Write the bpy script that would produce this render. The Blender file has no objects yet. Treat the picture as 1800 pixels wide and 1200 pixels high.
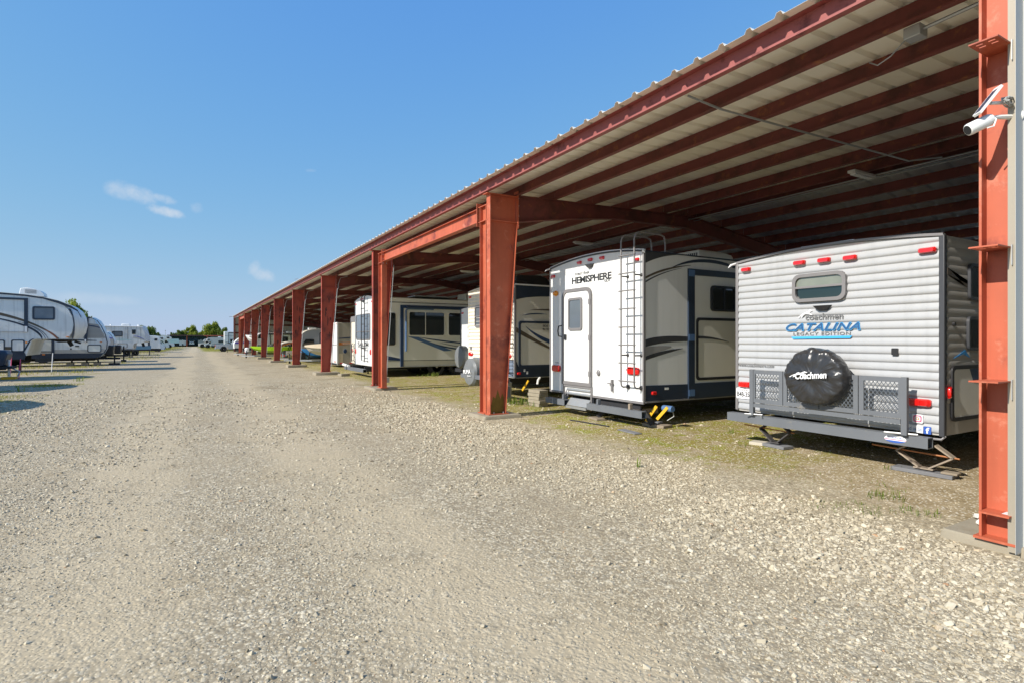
import bpy, bmesh, math, random
import numpy as np
from mathutils import Vector, Matrix, noise as mnoise

R = math.radians
S = bpy.context.scene
C = S.collection
rnd = random.Random(7)

# ------------------------------------------------------------------ camera, sky, sun, exposure
cam = bpy.data.cameras.new('camera')
cam_o = bpy.data.objects.new('camera', cam)
C.objects.link(cam_o)
cam.sensor_width = 36.0
cam.lens = 985.0 / 1800.0 * 36.0
cam.shift_y = -2.0 / 1800.0
cam.clip_start, cam.clip_end = 0.05, 3000
YAW = math.atan(567.0 / 985.0)
cam_o.location = (0, 0, 1.5)
cam_o.rotation_euler = (R(90), 0, -YAW)
S.camera = cam_o

SUN_EL, SUN_AZ = R(36), R(3)             # the light travels towards +X, square to the shed
SKY, SUNP, EXPO = 0.15, 4.0, 0.62
SKYREF = SKY * 2 ** EXPO
world = bpy.data.worlds.new('World')
S.world = world
world.use_nodes = True
S.view_settings.view_transform = 'Standard'
S.view_settings.look = 'None'
S.view_settings.exposure = EXPO
S.view_settings.gamma = 1
S.view_settings.use_curve_mapping = False
S.cycles.use_denoising = True
S.cycles.max_bounces = 12
S.cycles.diffuse_bounces = 8


def build_world():
    nt = world.node_tree
    nd, ln = nt.nodes, nt.links
    bg = nd['Background']
    sk = nd.new('ShaderNodeTexSky')
    sk.sky_type = 'NISHITA'
    sk.sun_disc = False
    sk.sun_elevation = SUN_EL
    sk.sun_rotation = math.atan2(-math.cos(SUN_AZ), -math.sin(SUN_AZ))
    sk.air_density = 1.0
    sk.dust_density = 0.25
    sk.ozone_density = 2.2
    tc = nd.new('ShaderNodeTexCoord')

    def math_n(op, a, b=None):
        m = nd.new('ShaderNodeMath'); m.operation = op
        for i, x in enumerate((a, b)):
            if x is None: continue
            if isinstance(x, (int, float)): m.inputs[i].default_value = x
            else: ln.new(x, m.inputs[i])
        return m.outputs[0]

    # soft shoulder on the physical sky's radiance, per channel: the photograph holds the bright horizon as a deep even blue
    sp3 = nd.new('ShaderNodeSeparateColor'); ln.new(sk.outputs[0], sp3.inputs[0])
    cb3 = nd.new('ShaderNodeCombineColor')
    for i, (k, s0) in enumerate(((0.99, 1.55), (0.79, 0.50), (0.90, 0.09))):
        c = math_n('MULTIPLY', sp3.outputs[i], SKYREF)
        q = math_n('DIVIDE', math_n('MULTIPLY', c, k), math_n('ADD', c, s0))
        if i == 2: q = math_n('MAXIMUM', math_n('SUBTRACT', q, math_n('MULTIPLY', c, 0.06)), 0.5)
        q = math_n('ADD', q, math_n('MULTIPLY', math_n('MAXIMUM', math_n('SUBTRACT', c, 1.6), 0.0), 0.9))       # the glow round the sun stays as bright as it is
        ln.new(math_n('DIVIDE', q, SKYREF), cb3.inputs[i])
    col = cb3.outputs[0]

    def dot(v):
        m = nd.new('ShaderNodeVectorMath'); m.operation = 'DOT_PRODUCT'
        ln.new(tc.outputs['Generated'], m.inputs[0]); m.inputs[1].default_value = v
        return m.outputs['Value']

    def cloud(azi, ele, wa, we, tilt, scale, thr, amount):
        nonlocal col
        d = Vector((math.sin(azi) * math.cos(ele), math.cos(azi) * math.cos(ele), math.sin(ele)))
        e1 = d.cross(Vector((0, 0, 1))).normalized()
        e2 = e1.cross(d).normalized()
        a1 = e1 * math.cos(tilt) + e2 * math.sin(tilt)
        a2 = e2 * math.cos(tilt) - e1 * math.sin(tilt)
        u = math_n('DIVIDE', dot(a1), wa)
        v = math_n('DIVIDE', dot(a2), we)
        r2 = math_n('ADD', math_n('MULTIPLY', u, u), math_n('MULTIPLY', v, v))
        ns = nd.new('ShaderNodeTexNoise'); ns.inputs['Scale'].default_value = scale
        ns.inputs['Detail'].default_value = 6; ns.inputs['Roughness'].default_value = 0.6
        ln.new(tc.outputs['Generated'], ns.inputs['Vector'])
        fall = math_n('SUBTRACT', 1.0, r2)
        f = math_n('ADD', math_n('MULTIPLY', fall, 0.5), math_n('SUBTRACT', ns.outputs[0], thr))
        mr = nd.new('ShaderNodeMapRange'); mr.interpolation_type = 'SMOOTHSTEP'
        ln.new(f, mr.inputs[0]); mr.inputs[1].default_value = 0.04; mr.inputs[2].default_value = 0.85
        front = math_n('GREATER_THAN', dot(d), 0.3)
        fac = math_n('MULTIPLY', math_n('MULTIPLY', mr.outputs[0], amount), front)
        mx = nd.new('ShaderNodeMix'); mx.data_type = 'RGBA'
        ln.new(fac, mx.inputs[0]); ln.new(col, mx.inputs[6])
        mx.inputs[7].default_value = (2.9, 3.2, 3.6, 1)
        col = mx.outputs[2]
    def pix(px, py):
        u = (px - 900) / 985.0; v = (598 - py) / 985.0
        return YAW + math.atan(u), math.atan(v / math.hypot(1, u))
    a, e = R(-1.0), R(14.2)
    for px, py, wa, we, t, sc, thr, am in ((216, 334, .026, .016, -.2, 46, .45, .60), (248, 344, .026, .014, -.25, 60, .46, .55), (290, 350, .017, .008, -.2, 70, .44, .55),
                                           (294, 373, .027, .0085, -.17, 60, .41, .85), (346, 366, .011, .010, 0, 60, .5, .35),
                                           (464, 483, .022, .013, -.3, 55, .41, .65), (446, 470, .009, .014, -.7, 60, .44, .5),
                                           (150, 525, .10, .012, 0, 24, .56, .35), (545, 300, .012, .004, .1, 50, .55, .3)):
        z, el = pix(px, py)
        cloud(z, el, wa, we, t, sc, thr, am)
    ln.new(col, bg.inputs[0])
    bg.inputs[1].default_value = SKY


build_world()
sun = bpy.data.lights.new('sun', 'SUN')
sun.energy = SUNP
sun.angle = R(0.5)
sun.color = (1.0, 0.945, 0.86)
sun_o = bpy.data.objects.new('sun', sun)
C.objects.link(sun_o)
sun_o.location = (-30, 5, 25)
sv = Vector((math.cos(SUN_EL) * math.cos(SUN_AZ), math.cos(SUN_EL) * math.sin(SUN_AZ), -math.sin(SUN_EL)))
sun_o.rotation_euler = sv.to_track_quat('-Z', 'Y').to_euler()

# ------------------------------------------------------------------ materials
MATS = {}


def mat(name, col, rough=0.5, metal=0.0, var=0.12, scale=3.0, bump=0.0, bscale=40.0, col2=None, thr=0.55, soft=0.1,
        cscale=2.0, streak=0.0, spec=0.5, coat=0.0, trans=0.0, c3=None):
    """Principled colour with wear: tonal noise, an optional second colour in patches, optional vertical streaks of dirt, fine bump."""
    if name in MATS: return MATS[name]
    m = bpy.data.materials.new(name); m.use_nodes = True
    nt = m.node_tree; nd, ln = nt.nodes, nt.links
    b = nd['Principled BSDF']
    b.inputs['Roughness'].default_value = rough
    b.inputs['Metallic'].default_value = metal
    b.inputs['Specular IOR Level'].default_value = spec
    b.inputs['Coat Weight'].default_value = coat
    tc = nd.new('ShaderNodeTexCoord')
    n1 = nd.new('ShaderNodeTexNoise'); n1.inputs['Scale'].default_value = scale; n1.inputs['Detail'].default_value = 6
    ln.new(tc.outputs['Object'], n1.inputs['Vector'])
    base = nd.new('ShaderNodeMix'); base.data_type = 'RGBA'
    ln.new(n1.outputs[0], base.inputs[0])
    base.inputs[6].default_value = tuple(c * (1 - var) for c in col) + (1,)
    base.inputs[7].default_value = tuple(min(1, c * (1 + var)) for c in col) + (1,)
    out = base.outputs[2]
    if col2:
        n2 = nd.new('ShaderNodeTexNoise'); n2.inputs['Scale'].default_value = cscale; n2.inputs['Detail'].default_value = 8
        n2.inputs['Roughness'].default_value = 0.65
        ln.new(tc.outputs['Object'], n2.inputs['Vector'])
        mr = nd.new('ShaderNodeMapRange'); ln.new(n2.outputs[0], mr.inputs[0])
        mr.inputs[1].default_value = thr; mr.inputs[2].default_value = thr + soft
        x = nd.new('ShaderNodeMix'); x.data_type = 'RGBA'
        ln.new(mr.outputs[0], x.inputs[0]); ln.new(out, x.inputs[6]); x.inputs[7].default_value = tuple(col2) + (1,)
        out = x.outputs[2]
    if c3:
        n2 = nd.new('ShaderNodeTexNoise'); n2.inputs['Scale'].default_value = 4.5; n2.inputs['Detail'].default_value = 10
        n2.inputs['Roughness'].default_value = 0.7
        mp3 = nd.new('ShaderNodeMapping'); mp3.inputs['Location'].default_value = (5, 3, 9)
        ln.new(tc.outputs['Object'], mp3.inputs[0]); ln.new(mp3.outputs[0], n2.inputs['Vector'])
        mr = nd.new('ShaderNodeMapRange'); ln.new(n2.outputs[0], mr.inputs[0])
        mr.inputs[1].default_value = 0.56; mr.inputs[2].default_value = 0.68
        x = nd.new('ShaderNodeMix'); x.data_type = 'RGBA'
        ln.new(mr.outputs[0], x.inputs[0]); ln.new(out, x.inputs[6]); x.inputs[7].default_value = tuple(c3) + (1,)
        out = x.outputs[2]
    if streak:
        mp = nd.new('ShaderNodeMapping'); mp.inputs['Scale'].default_value = (5, 5, 0.35)
        ln.new(tc.outputs['Object'], mp.inputs[0])
        n3 = nd.new('ShaderNodeTexNoise'); n3.inputs['Scale'].default_value = 2.0; n3.inputs['Detail'].default_value = 5
        ln.new(mp.outputs[0], n3.inputs['Vector'])
        mr = nd.new('ShaderNodeMapRange'); ln.new(n3.outputs[0], mr.inputs[0])
        mr.inputs[1].default_value = 0.5; mr.inputs[2].default_value = 0.75; mr.inputs[4].default_value = streak
        x = nd.new('ShaderNodeMix'); x.data_type = 'RGBA'
        ln.new(mr.outputs[0], x.inputs[0]); ln.new(out, x.inputs[6])
        x.inputs[7].default_value = tuple(c * 0.38 for c in col) + (1,)
        out = x.outputs[2]
    ln.new(out, b.inputs['Base Color'])
    if bump:
        n4 = nd.new('ShaderNodeTexNoise'); n4.inputs['Scale'].default_value = bscale; n4.inputs['Detail'].default_value = 4
        ln.new(tc.outputs['Object'], n4.inputs['Vector'])
        bp = nd.new('ShaderNodeBump'); bp.inputs['Strength'].default_value = bump; bp.inputs['Distance'].default_value = 0.01
        ln.new(n4.outputs[0], bp.inputs['Height']); ln.new(bp.outputs[0], b.inputs['Normal'])
    MATS[name] = m
    return m


RED = mat('red_primer', (0.47, 0.108, 0.05), 0.55, var=0.22, scale=2.2, c3=(0.56, 0.20, 0.12), col2=(0.20, 0.04, 0.028), thr=0.54, soft=0.14, cscale=1.6, bump=0.05, bscale=18, streak=0.25)
REDD = mat('red_primer_shaded', (0.36, 0.062, 0.036), 0.6, var=0.25, scale=2.5, col2=(0.15, 0.03, 0.025), thr=0.52, soft=0.14, cscale=1.6, bump=0.05, bscale=18, streak=0.3)  # same primer, deeper: web shade of the further columns put into the colour
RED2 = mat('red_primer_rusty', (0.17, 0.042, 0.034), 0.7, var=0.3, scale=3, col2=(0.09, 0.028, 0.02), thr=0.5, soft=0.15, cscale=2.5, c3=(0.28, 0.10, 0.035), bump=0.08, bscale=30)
REDB = mat('red_fascia', (0.30, 0.085, 0.075), 0.6, var=0.25, scale=4, col2=(0.16, 0.035, 0.03), thr=0.54, soft=0.12, cscale=5, bump=0.05)
STAIN = mat('rust_stain', (0.10, 0.026, 0.022), 0.8, var=0.5, scale=14)
MOSS = mat('moss_stain', (0.16, 0.10, 0.015), 0.9, var=0.4, scale=20)
SKYSHEET = mat('roof_sheet_skylit', (0.60, 0.64, 0.68), 0.42, var=0.08, scale=1.5, metal=0.3, streak=0.1)  # back slope sheets: blue of the sky light put into the colour
SHEET = mat('roof_sheet', (0.86, 0.83, 0.73), 0.5, var=0.07, scale=1.5, col2=(0.66, 0.60, 0.48), thr=0.52, soft=0.2, cscale=0.8)
WSHEET = mat('wall_sheet', (0.52, 0.51, 0.46), 0.45, var=0.07, streak=0.12)
TRIM = mat('trim_bronze', (0.36, 0.32, 0.25), 0.4, var=0.08, metal=0.15)
CONC = mat('concrete', (0.30, 0.26, 0.19), 0.9, var=0.2, scale=6, bump=0.3, bscale=60, col2=(0.26, 0.22, 0.15), thr=0.55, soft=0.15, cscale=4)
GALV = mat('galvanised', (0.42, 0.43, 0.43), 0.45, metal=0.6, var=0.1)
WHITE = mat('white_gelcoat', (0.77, 0.77, 0.75), 0.28, var=0.04, scale=1.2, streak=0.10)
WHITED = mat('white_gelcoat_grimy', (0.76, 0.77, 0.75), 0.4, var=0.1, scale=1.5, streak=0.35, col2=(0.45, 0.47, 0.42), thr=0.58, soft=0.2, cscale=1.2)
OLDW = mat('old_white_siding', (0.68, 0.68, 0.66), 0.5, var=0.1, streak=0.75)
SILV = mat('silver_siding', (0.43, 0.435, 0.44), 0.34, var=0.06, scale=1.0, metal=0.1, streak=0.14)
TAUPE = mat('taupe_siding', (0.44, 0.42, 0.385), 0.45, var=0.08)
CREAM = mat('cream_siding', (0.76, 0.70, 0.58), 0.4, var=0.05, streak=0.08)
BEIGE = mat('beige_panel', (0.70, 0.67, 0.58), 0.35, var=0.05)
LBEIGE = mat('light_panel', (0.80, 0.79, 0.73), 0.35, var=0.04)
BLUEG = mat('blue_grey_siding', (0.16, 0.20, 0.26), 0.4, var=0.1)
NAVY = mat('navy_trim', (0.022, 0.035, 0.06), 0.35, var=0.15)
DARK = mat('charcoal_trim', (0.05, 0.052, 0.058), 0.4, var=0.15)
GREYT = mat('grey_trim', (0.20, 0.19, 0.19), 0.4, var=0.12)
BLACK = mat('black_plastic', (0.018, 0.018, 0.02), 0.45, var=0.2)
VINYL = mat('black_vinyl', (0.032, 0.032, 0.034), 0.28, var=0.2, bump=0.25, bscale=9)
GVINYL = mat('grey_vinyl', (0.17, 0.18, 0.185), 0.45, var=0.2, bump=0.4, bscale=9)
UNDER = mat('underbody', (0.022, 0.022, 0.025), 0.8, var=0.3)
RUBBER = mat('tyre_rubber', (0.022, 0.022, 0.022), 0.8, var=0.2)
STEELG = mat('grey_painted_steel', (0.135, 0.145, 0.16), 0.5, var=0.15, bump=0.05, col2=(0.20, 0.19, 0.17), thr=0.62, cscale=5)
MESHG = mat('expanded_metal', (0.11, 0.125, 0.145), 0.45, var=0.1)
CHROME = mat('rim_alloy', (0.55, 0.56, 0.58), 0.3, metal=0.8, var=0.05)
JACKT = mat('jack_tan_steel', (0.30, 0.24, 0.18), 0.6, var=0.3, col2=(0.08, 0.06, 0.05), thr=0.56, cscale=6)
RUSTR = mat('rusty_rod', (0.40, 0.16, 0.06), 0.7, var=0.3)
YELL = mat('yellow_paint', (0.75, 0.42, 0.02), 0.45, var=0.1)
ORNG = mat('orange_paint', (0.65, 0.20, 0.02), 0.45, var=0.1)
WOOD = mat('weathered_wood', (0.26, 0.21, 0.15), 0.85, var=0.25, scale=8, bump=0.2)
WOODG = mat('grey_board', (0.17, 0.17, 0.175), 0.85, var=0.2, scale=8, bump=0.2)
RLENS = mat('red_lens', (0.62, 0.012, 0.01), 0.15, var=0.25, scale=30, coat=0.5)
ALENS = mat('amber_lens', (0.80, 0.28, 0.01), 0.15, var=0.15, scale=30, coat=0.5)
GLASS = mat('dark_window_glass', (0.012, 0.017, 0.020), 0.04, var=0.3, scale=1.5, spec=0.8)
GLASSB = mat('curtained_glass', (0.20, 0.21, 0.17), 0.06, var=0.25, scale=5, spec=0.8)
GLASSS = mat('grey_blind_glass', (0.12, 0.14, 0.16), 0.08, var=0.15, spec=0.8)
BLUE = mat('blue_decal', (0.03, 0.27, 0.65), 0.35, var=0.05)
SKYB = mat('light_blue_decal', (0.06, 0.42, 0.80), 0.35, var=0.05)
DBLUE = mat('dark_blue_decal', (0.022, 0.05, 0.12), 0.35, var=0.1)
MBLUE = mat('steel_blue_decal', (0.09, 0.17, 0.33), 0.35, var=0.1)
BROWN = mat('brown_decal', (0.10, 0.075, 0.05), 0.4, var=0.1)
RUSTD = mat('copper_decal', (0.26, 0.10, 0.05), 0.4, var=0.1)
ODEC = mat('orange_decal', (0.60, 0.20, 0.04), 0.4, var=0.1)
TEXTD = mat('dark_lettering', (0.035, 0.035, 0.035), 0.4, var=0.05)
TEXTG = mat('grey_lettering', (0.17, 0.17, 0.17), 0.4, var=0.05)
DECW = mat('white_decal', (0.82, 0.82, 0.82), 0.4, var=0.02)
PINK = mat('pink_decal', (0.75, 0.10, 0.22), 0.4, var=0.3, scale=20)
FBLUE = mat('blue_square_decal', (0.04, 0.11, 0.42), 0.4, var=0.02)
LIME = mat('lime_gelcoat', (0.36, 0.62, 0.015), 0.25, var=0.05)
BOATB = mat('blue_gelcoat', (0.03, 0.17, 0.38), 0.3, var=0.15)
CANVAS = mat('tan_canvas', (0.62, 0.52, 0.38), 0.85, var=0.1, bump=0.3, bscale=5)
PEWTER = mat('pewter_sheet', (0.45, 0.42, 0.37), 0.4, var=0.05, metal=0.2)
PVC = mat('white_pvc', (0.78, 0.77, 0.73), 0.4, var=0.04)
SOLAR = mat('solar_cells', (0.035, 0.04, 0.09), 0.15, var=0.3, scale=60)
CABLE = mat('grey_cable', (0.45, 0.46, 0.44), 0.6, var=0.1)
TEAL = mat('teal_wall', (0.12, 0.24, 0.34), 0.6, var=0.2)
CARP = mat('silver_car_paint', (0.50, 0.53, 0.55), 0.25, metal=0.3, var=0.03, coat=0.5)
GREENT = mat('teal_decal', (0.25, 0.55, 0.50), 0.4, var=0.1)
PURP = mat('violet_decal', (0.10, 0.07, 0.42), 0.4, var=0.1)
BARK = mat('bark', (0.10, 0.075, 0.055), 0.9, var=0.3, scale=10, bump=0.4)


def leaf_mat(name, c1, c2):
    m = bpy.data.materials.new(name); m.use_nodes = True
    nd, ln = m.node_tree.nodes, m.node_tree.links
    b = nd['Principled BSDF']; b.inputs['Roughness'].default_value = 0.6
    g = nd.new('ShaderNodeNewGeometry')
    x = nd.new('ShaderNodeMix'); x.data_type = 'RGBA'
    ln.new(g.outputs['Random Per Island'], x.inputs[0])
    x.inputs[6].default_value = c1 + (1,); x.inputs[7].default_value = c2 + (1,)
    ln.new(x.outputs[2], b.inputs['Base Color'])
    tr = nd.new('ShaderNodeBsdfTranslucent'); ln.new(x.outputs[2], tr.inputs[0])
    ms = nd.new('ShaderNodeMixShader'); ms.inputs[0].default_value = 0.5
    ln.new(b.outputs[0], ms.inputs[1]); ln.new(tr.outputs[0], ms.inputs[2])
    ln.new(ms.outputs[0], nd['Material Output'].inputs[0])
    return m


LEAF = leaf_mat('leaves_mid', (0.14, 0.20, 0.018), (0.36, 0.40, 0.04))
LEAFD = leaf_mat('leaves_dark', (0.06, 0.11, 0.014), (0.18, 0.24, 0.025))
GRASSM = leaf_mat('grass_blades', (0.22, 0.23, 0.02), (0.42, 0.38, 0.06))
WEEDM = leaf_mat('weed_leaves', (0.12, 0.19, 0.02), (0.26, 0.32, 0.05))

# ------------------------------------------------------------------ mesh helpers
OFF = {}


def tag(o, label=None, cat=None, group=None, kind=None):
    for k, v in (('label', label), ('category', cat), ('group', group), ('kind', kind)):
        if v: o[k] = v
    return o


def thing(name, label, cat, loc=(0, 0, 0), group=None):
    """An Empty at the thing's base; its parts are modelled in world metres and shifted into its frame."""
    o = bpy.data.objects.new(name, None)
    o.empty_display_size = 0.3
    C.objects.link(o); o.location = loc
    OFF[o.name] = Vector(loc)
    return tag(o, label, cat, group)


def root_of(o):
    while o.parent: o = o.parent
    return o


# pieces drawn together but kept as parts of their own
APART = dict(bolts='bolt', flange_brace='brace', a_frame='a_frame_beam', bumper_bracket='bracket_arm', corner_trim='trim_strip', corner_post='corner_rail', stain='stain_patch',
             hitch_pin='pin', door_jamb='jamb', side_rail='rail', bimini_pole='pole', lap_joint='lap', grille='grille_bar', cradle='cradle_block', stabilizer_arm='yellow_arm', strap_bar='strap',
             rack_post='rack_bar', crank_hook='hook', tower='tower_tube', king_pin='pin_box', ladder='ladder_rail')


class MB:
    def __init__(s): s.v, s.f = [], []

    def add(s, vs, fs):
        n = len(s.v); s.v += [tuple(p) for p in vs]; s.f += [tuple(i + n for i in f) for f in fs]; return s

    def box(s, x0, x1, y0, y1, z0, z1):
        return s.add([(x0, y0, z0), (x1, y0, z0), (x1, y1, z0), (x0, y1, z0), (x0, y0, z1), (x1, y0, z1), (x1, y1, z1), (x0, y1, z1)],
                     [(0, 3, 2, 1), (4, 5, 6, 7), (0, 1, 5, 4), (1, 2, 6, 5), (2, 3, 7, 6), (3, 0, 4, 7)])

    def loft(s, rings, cap=True):
        n = len(rings[0]); vs = [p for r in rings for p in r]; fs = []
        for k in range(len(rings) - 1):
            for i in range(n):
                j = (i + 1) % n
                fs.append((k * n + i, k * n + j, (k + 1) * n + j, (k + 1) * n + i))
        if cap:
            fs.append(tuple(range(n - 1, -1, -1))); fs.append(tuple((len(rings) - 1) * n + i for i in range(n)))
        return s.add(vs, fs)

    def ext(s, P, poly, d0, d1):
        return s.loft([[P(a, b, d0) for a, b in poly], [P(a, b, d1) for a, b in poly]])

    def ring(s, P, outer, inner, d0, d1):
        n = len(outer)
        vs = [P(a, b, d) for d in (d0, d1) for pl in (outer, inner) for a, b in pl]
        fs = []
        for i in range(n):
            j = (i + 1) % n
            o0, i0, o1, i1 = i, n + i, 2 * n + i, 3 * n + i
            p0, q0, p1, q1 = j, n + j, 2 * n + j, 3 * n + j
            fs += [(o1, p1, q1, i1), (o0, i0, q0, p0), (o0, p0, p1, o1), (i0, i1, q1, q0)]
        return s.add(vs, fs)

    def tube(s, pts, r, n=8):
        pts = [Vector(p) for p in pts]
        rings = []
        up = None
        for i, p in enumerate(pts):
            t = (pts[min(i + 1, len(pts) - 1)] - pts[max(i - 1, 0)]).normalized()
            if up is None:
                up = t.cross(Vector((0, 0, 1)))
                if up.length < 0.1: up = t.cross(Vector((1, 0, 0)))
            up = (up - t * up.dot(t)).normalized()
            w = t.cross(up)
            rr = r[i] if isinstance(r, (list, tuple)) else r
            rings.append([p + (up * math.cos(2 * math.pi * k / n) + w * math.sin(2 * math.pi * k / n)) * rr for k in range(n)])
        return s.loft(rings)

    def bar(s, p, q, w, h, up=(0, 0, 1)):
        p, q = Vector(p), Vector(q); t = (q - p).normalized(); u = Vector(up)
        a = t.cross(u).normalized(); b = a.cross(t)
        sec = [(-w / 2, -h / 2), (w / 2, -h / 2), (w / 2, h / 2), (-w / 2, h / 2)]
        return s.loft([[p + a * x + b * y for x, y in sec], [q + a * x + b * y for x, y in sec]])

    def lathe(s, prof, o, axis, n=20, sc=(1, 1)):
        o = Vector(o); ax = Vector(axis).normalized()
        e1 = ax.cross(Vector((0, 0, 1)))
        e1 = e1.normalized() if e1.length > 0.01 else Vector((1, 0, 0))
        e2 = ax.cross(e1)
        return s.loft([[o + ax * h + e1 * (r * math.cos(2 * math.pi * k / n) * sc[0]) + e2 * (r * math.sin(2 * math.pi * k / n) * sc[1])
                        for k in range(n)] for r, h in prof])

    def islands(s):
        p = list(range(len(s.v)))

        def f(a):
            while p[a] != a: p[a] = p[p[a]]; a = p[a]
            return a
        for fc in s.f:
            r = f(fc[0])
            for i in fc[1:]: p[f(i)] = r
        out = {}
        for fc in s.f: out.setdefault(f(fc[0]), []).append(fc)
        res = []
        for fs in out.values():
            ids = sorted({i for fc in fs for i in fc}); mp = {q: k for k, q in enumerate(ids)}
            b = MB(); b.v = [s.v[i] for i in ids]; b.f = [tuple(mp[i] for i in fc) for fc in fs]; res.append(b)
        return res

    def build(s, name, m, parent=None, smooth=True, bevel=0.0, kind=None, label=None):
        if name in APART:
            obs = [b.build(APART[name], m, parent, smooth, bevel, kind, label) for b in s.islands()]
            return obs[0]
        me = bpy.data.meshes.new(name)
        vs = s.v
        if parent is not None:
            of = OFF.get(root_of(parent).name, Vector((0, 0, 0)))
            vs = [(a - of.x, b - of.y, c - of.z) for a, b, c in vs]
        bm = bmesh.new()
        bv = [bm.verts.new(p) for p in vs]
        for f in s.f:
            try: bm.faces.new([bv[i] for i in f])
            except ValueError: pass
        bmesh.ops.recalc_face_normals(bm, faces=bm.faces)
        bm.to_mesh(me); bm.free()
        if smooth:
            me.polygons.foreach_set('use_smooth', [True] * len(me.polygons))
            me.set_sharp_from_angle(angle=R(32))
        me.materials.append(m)
        o = bpy.data.objects.new(name, me); C.objects.link(o)
        if parent is not None: o.parent = parent
        if bevel:
            b = o.modifiers.new('bevel', 'BEVEL'); b.width = bevel; b.segments = 2; b.limit_method = 'ANGLE'; b.angle_limit = R(40)
        return tag(o, label, kind=kind)


def box(name, m, par, x0, x1, y0, y1, z0, z1, bevel=0.0, **k):
    return MB().box(x0, x1, y0, y1, z0, z1).build(name, m, par, bevel=bevel, **k)


def PX(X, s=-1): return lambda a, b, d: (X + s * d, a, b)
def PY(Y, s=-1): return lambda a, b, d: (a, Y + s * d, b)


def rr(a0, a1, b0, b1, r, n=4):
    a0, a1 = min(a0, a1), max(a0, a1)
    out = []
    for ca, cb, t0 in ((a1 - r, b1 - r, 0), (a0 + r, b1 - r, 90), (a0 + r, b0 + r, 180), (a1 - r, b0 + r, 270)):
        for k in range(n + 1):
            t = R(t0 + 90 * k / n); out.append((ca + r * math.cos(t), cb + r * math.sin(t)))
    return out


def panel(name, m, par, P, poly, d0=0.0, d1=0.006, **k):
    return MB().ext(P, poly, d0, d1).build(name, m, par, **k)


def window(par, P, a0, a1, b0, b1, r=0.06, fw=0.04, d=0.03, fm=None, gm=None, split=None, base=0.0, name='window'):
    fr = MB().ring(P, rr(a0, a1, b0, b1, r), rr(a0 + fw if a0 < a1 else a1 + fw, a1 - fw if a0 < a1 else a0 - fw, b0 + fw, b1 - fw, max(r - fw * 0.6, 0.012)), base, base + d)
    f = fr.build(name, fm or BLACK, par)
    lo, hi = min(a0, a1), max(a0, a1)
    e = fw * 0.8
    if split is None:
        panel('pane', gm or GLASS, f, P, rr(lo + e, hi - e, b0 + e, b1 - e, max(r - fw * 0.6, 0.012)), base + 0.002, base + d * 0.45)
    elif split[0] == 'v':
        c = lo + (hi - lo) * split[1]
        panel('pane', gm or GLASS, f, P, rr(lo + e, c, b0 + e, b1 - e, 0.012), base + 0.002, base + d * 0.45)
        panel('pane', gm or GLASS, f, P, rr(c + 0.004, hi - e, b0 + e, b1 - e, 0.012), base + 0.002, base + d * 0.35)
        panel('mullion', fm or BLACK, f, P, rr(c - 0.015, c + 0.015, b0 + e, b1 - e, 0.004), base + d * 0.45, base + d * 0.9)
    else:
        c = b0 + (b1 - b0) * split[1]
        panel('pane', split[2], f, P, rr(lo + e, hi - e, c + 0.002, b1 - e, 0.012), base + 0.002, base + d * 0.45)
        panel('pane', gm or GLASS, f, P, rr(lo + e, hi - e, b0 + e, c - 0.002, 0.012), base + 0.002, base + d * 0.35)
        panel('mullion', fm or BLACK, f, P, rr(lo + e, hi - e, c - 0.014, c + 0.014, 0.004), base + d * 0.45, base + d * 0.95)
    return f


_TX = {}


def text(par, s, P, a0, a1, b0, h, m, shear=0.0, bold=0.0, d0=0.0, d1=0.004, slope=0.0, small_caps=None, name='lettering', spacing=1.0):
    key = (s, shear, bold, small_caps, spacing)
    if key not in _TX:
        cu = bpy.data.curves.new('letters', 'FONT'); cu.body = s; cu.shear = shear; cu.offset = bold; cu.resolution_u = 3; cu.extrude = 0.01
        cu.space_character = spacing
        if small_caps:
            cu.small_caps_scale = small_caps
            for i, ch in enumerate(s):
                if ch.islower(): cu.body_format[i].use_small_caps = True
        ob = bpy.data.objects.new('letters', cu)
        me = bpy.data.meshes.new_from_object(ob)
        vs = [tuple(v.co) for v in me.vertices]; fs = [tuple(p.vertices) for p in me.polygons]
        bpy.data.objects.remove(ob); bpy.data.curves.remove(cu); bpy.data.meshes.remove(me)
        _TX[key] = (vs, fs)
    vs, fs = _TX[key]
    x0 = min(v[0] for v in vs); x1 = max(v[0] for v in vs); y0 = min(v[1] for v in vs); y1 = max(v[1] for v in vs)
    mb = MB(); out = []
    for x, y, z in vs:
        t = (x - x0) / (x1 - x0)
        out.append(P(a0 + (a1 - a0) * t, b0 + (y - y0) / (y1 - y0) * h + slope * t, d1 if z > 0 else d0))
    mb.add(out, fs)
    return mb.build(name, m, par, smooth=False)


def corrug(name, m, par, P, a0, a1, b0, topf, pitch, amp, d0, power=0.6, na=12, spp=8, b1=None):
    """Horizontally corrugated cladding as real relief."""
    zt = b1 if b1 else max(topf(a0 + (a1 - a0) * i / na) for i in range(na + 1))
    rows = int((zt - b0) / pitch * spp)
    vs, fs = [], []
    for k in range(rows + 1):
        z = b0 + (zt - b0) * k / rows
        ph = (z - b0) / pitch
        d = d0 + amp * abs(math.sin(math.pi * ph)) ** abs(power)
        if power < 0:                                       # lapped profile: a lip, then a long fall
            q = ph % 1.0
            d = d0 + amp * math.sin(math.pi * q ** .62) ** .85 if q > 0 else d0
        for i in range(na + 1):
            a = a0 + (a1 - a0) * i / na
            zz = min(z, topf(a))
            vs.append(P(a, zz, d))
    for k in range(rows):
        for i in range(na):
            q = k * (na + 1) + i
            fs.append((q, q + 1, q + na + 2, q + na + 1))
    return MB().add(vs, fs).build(name, m, par)


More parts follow.
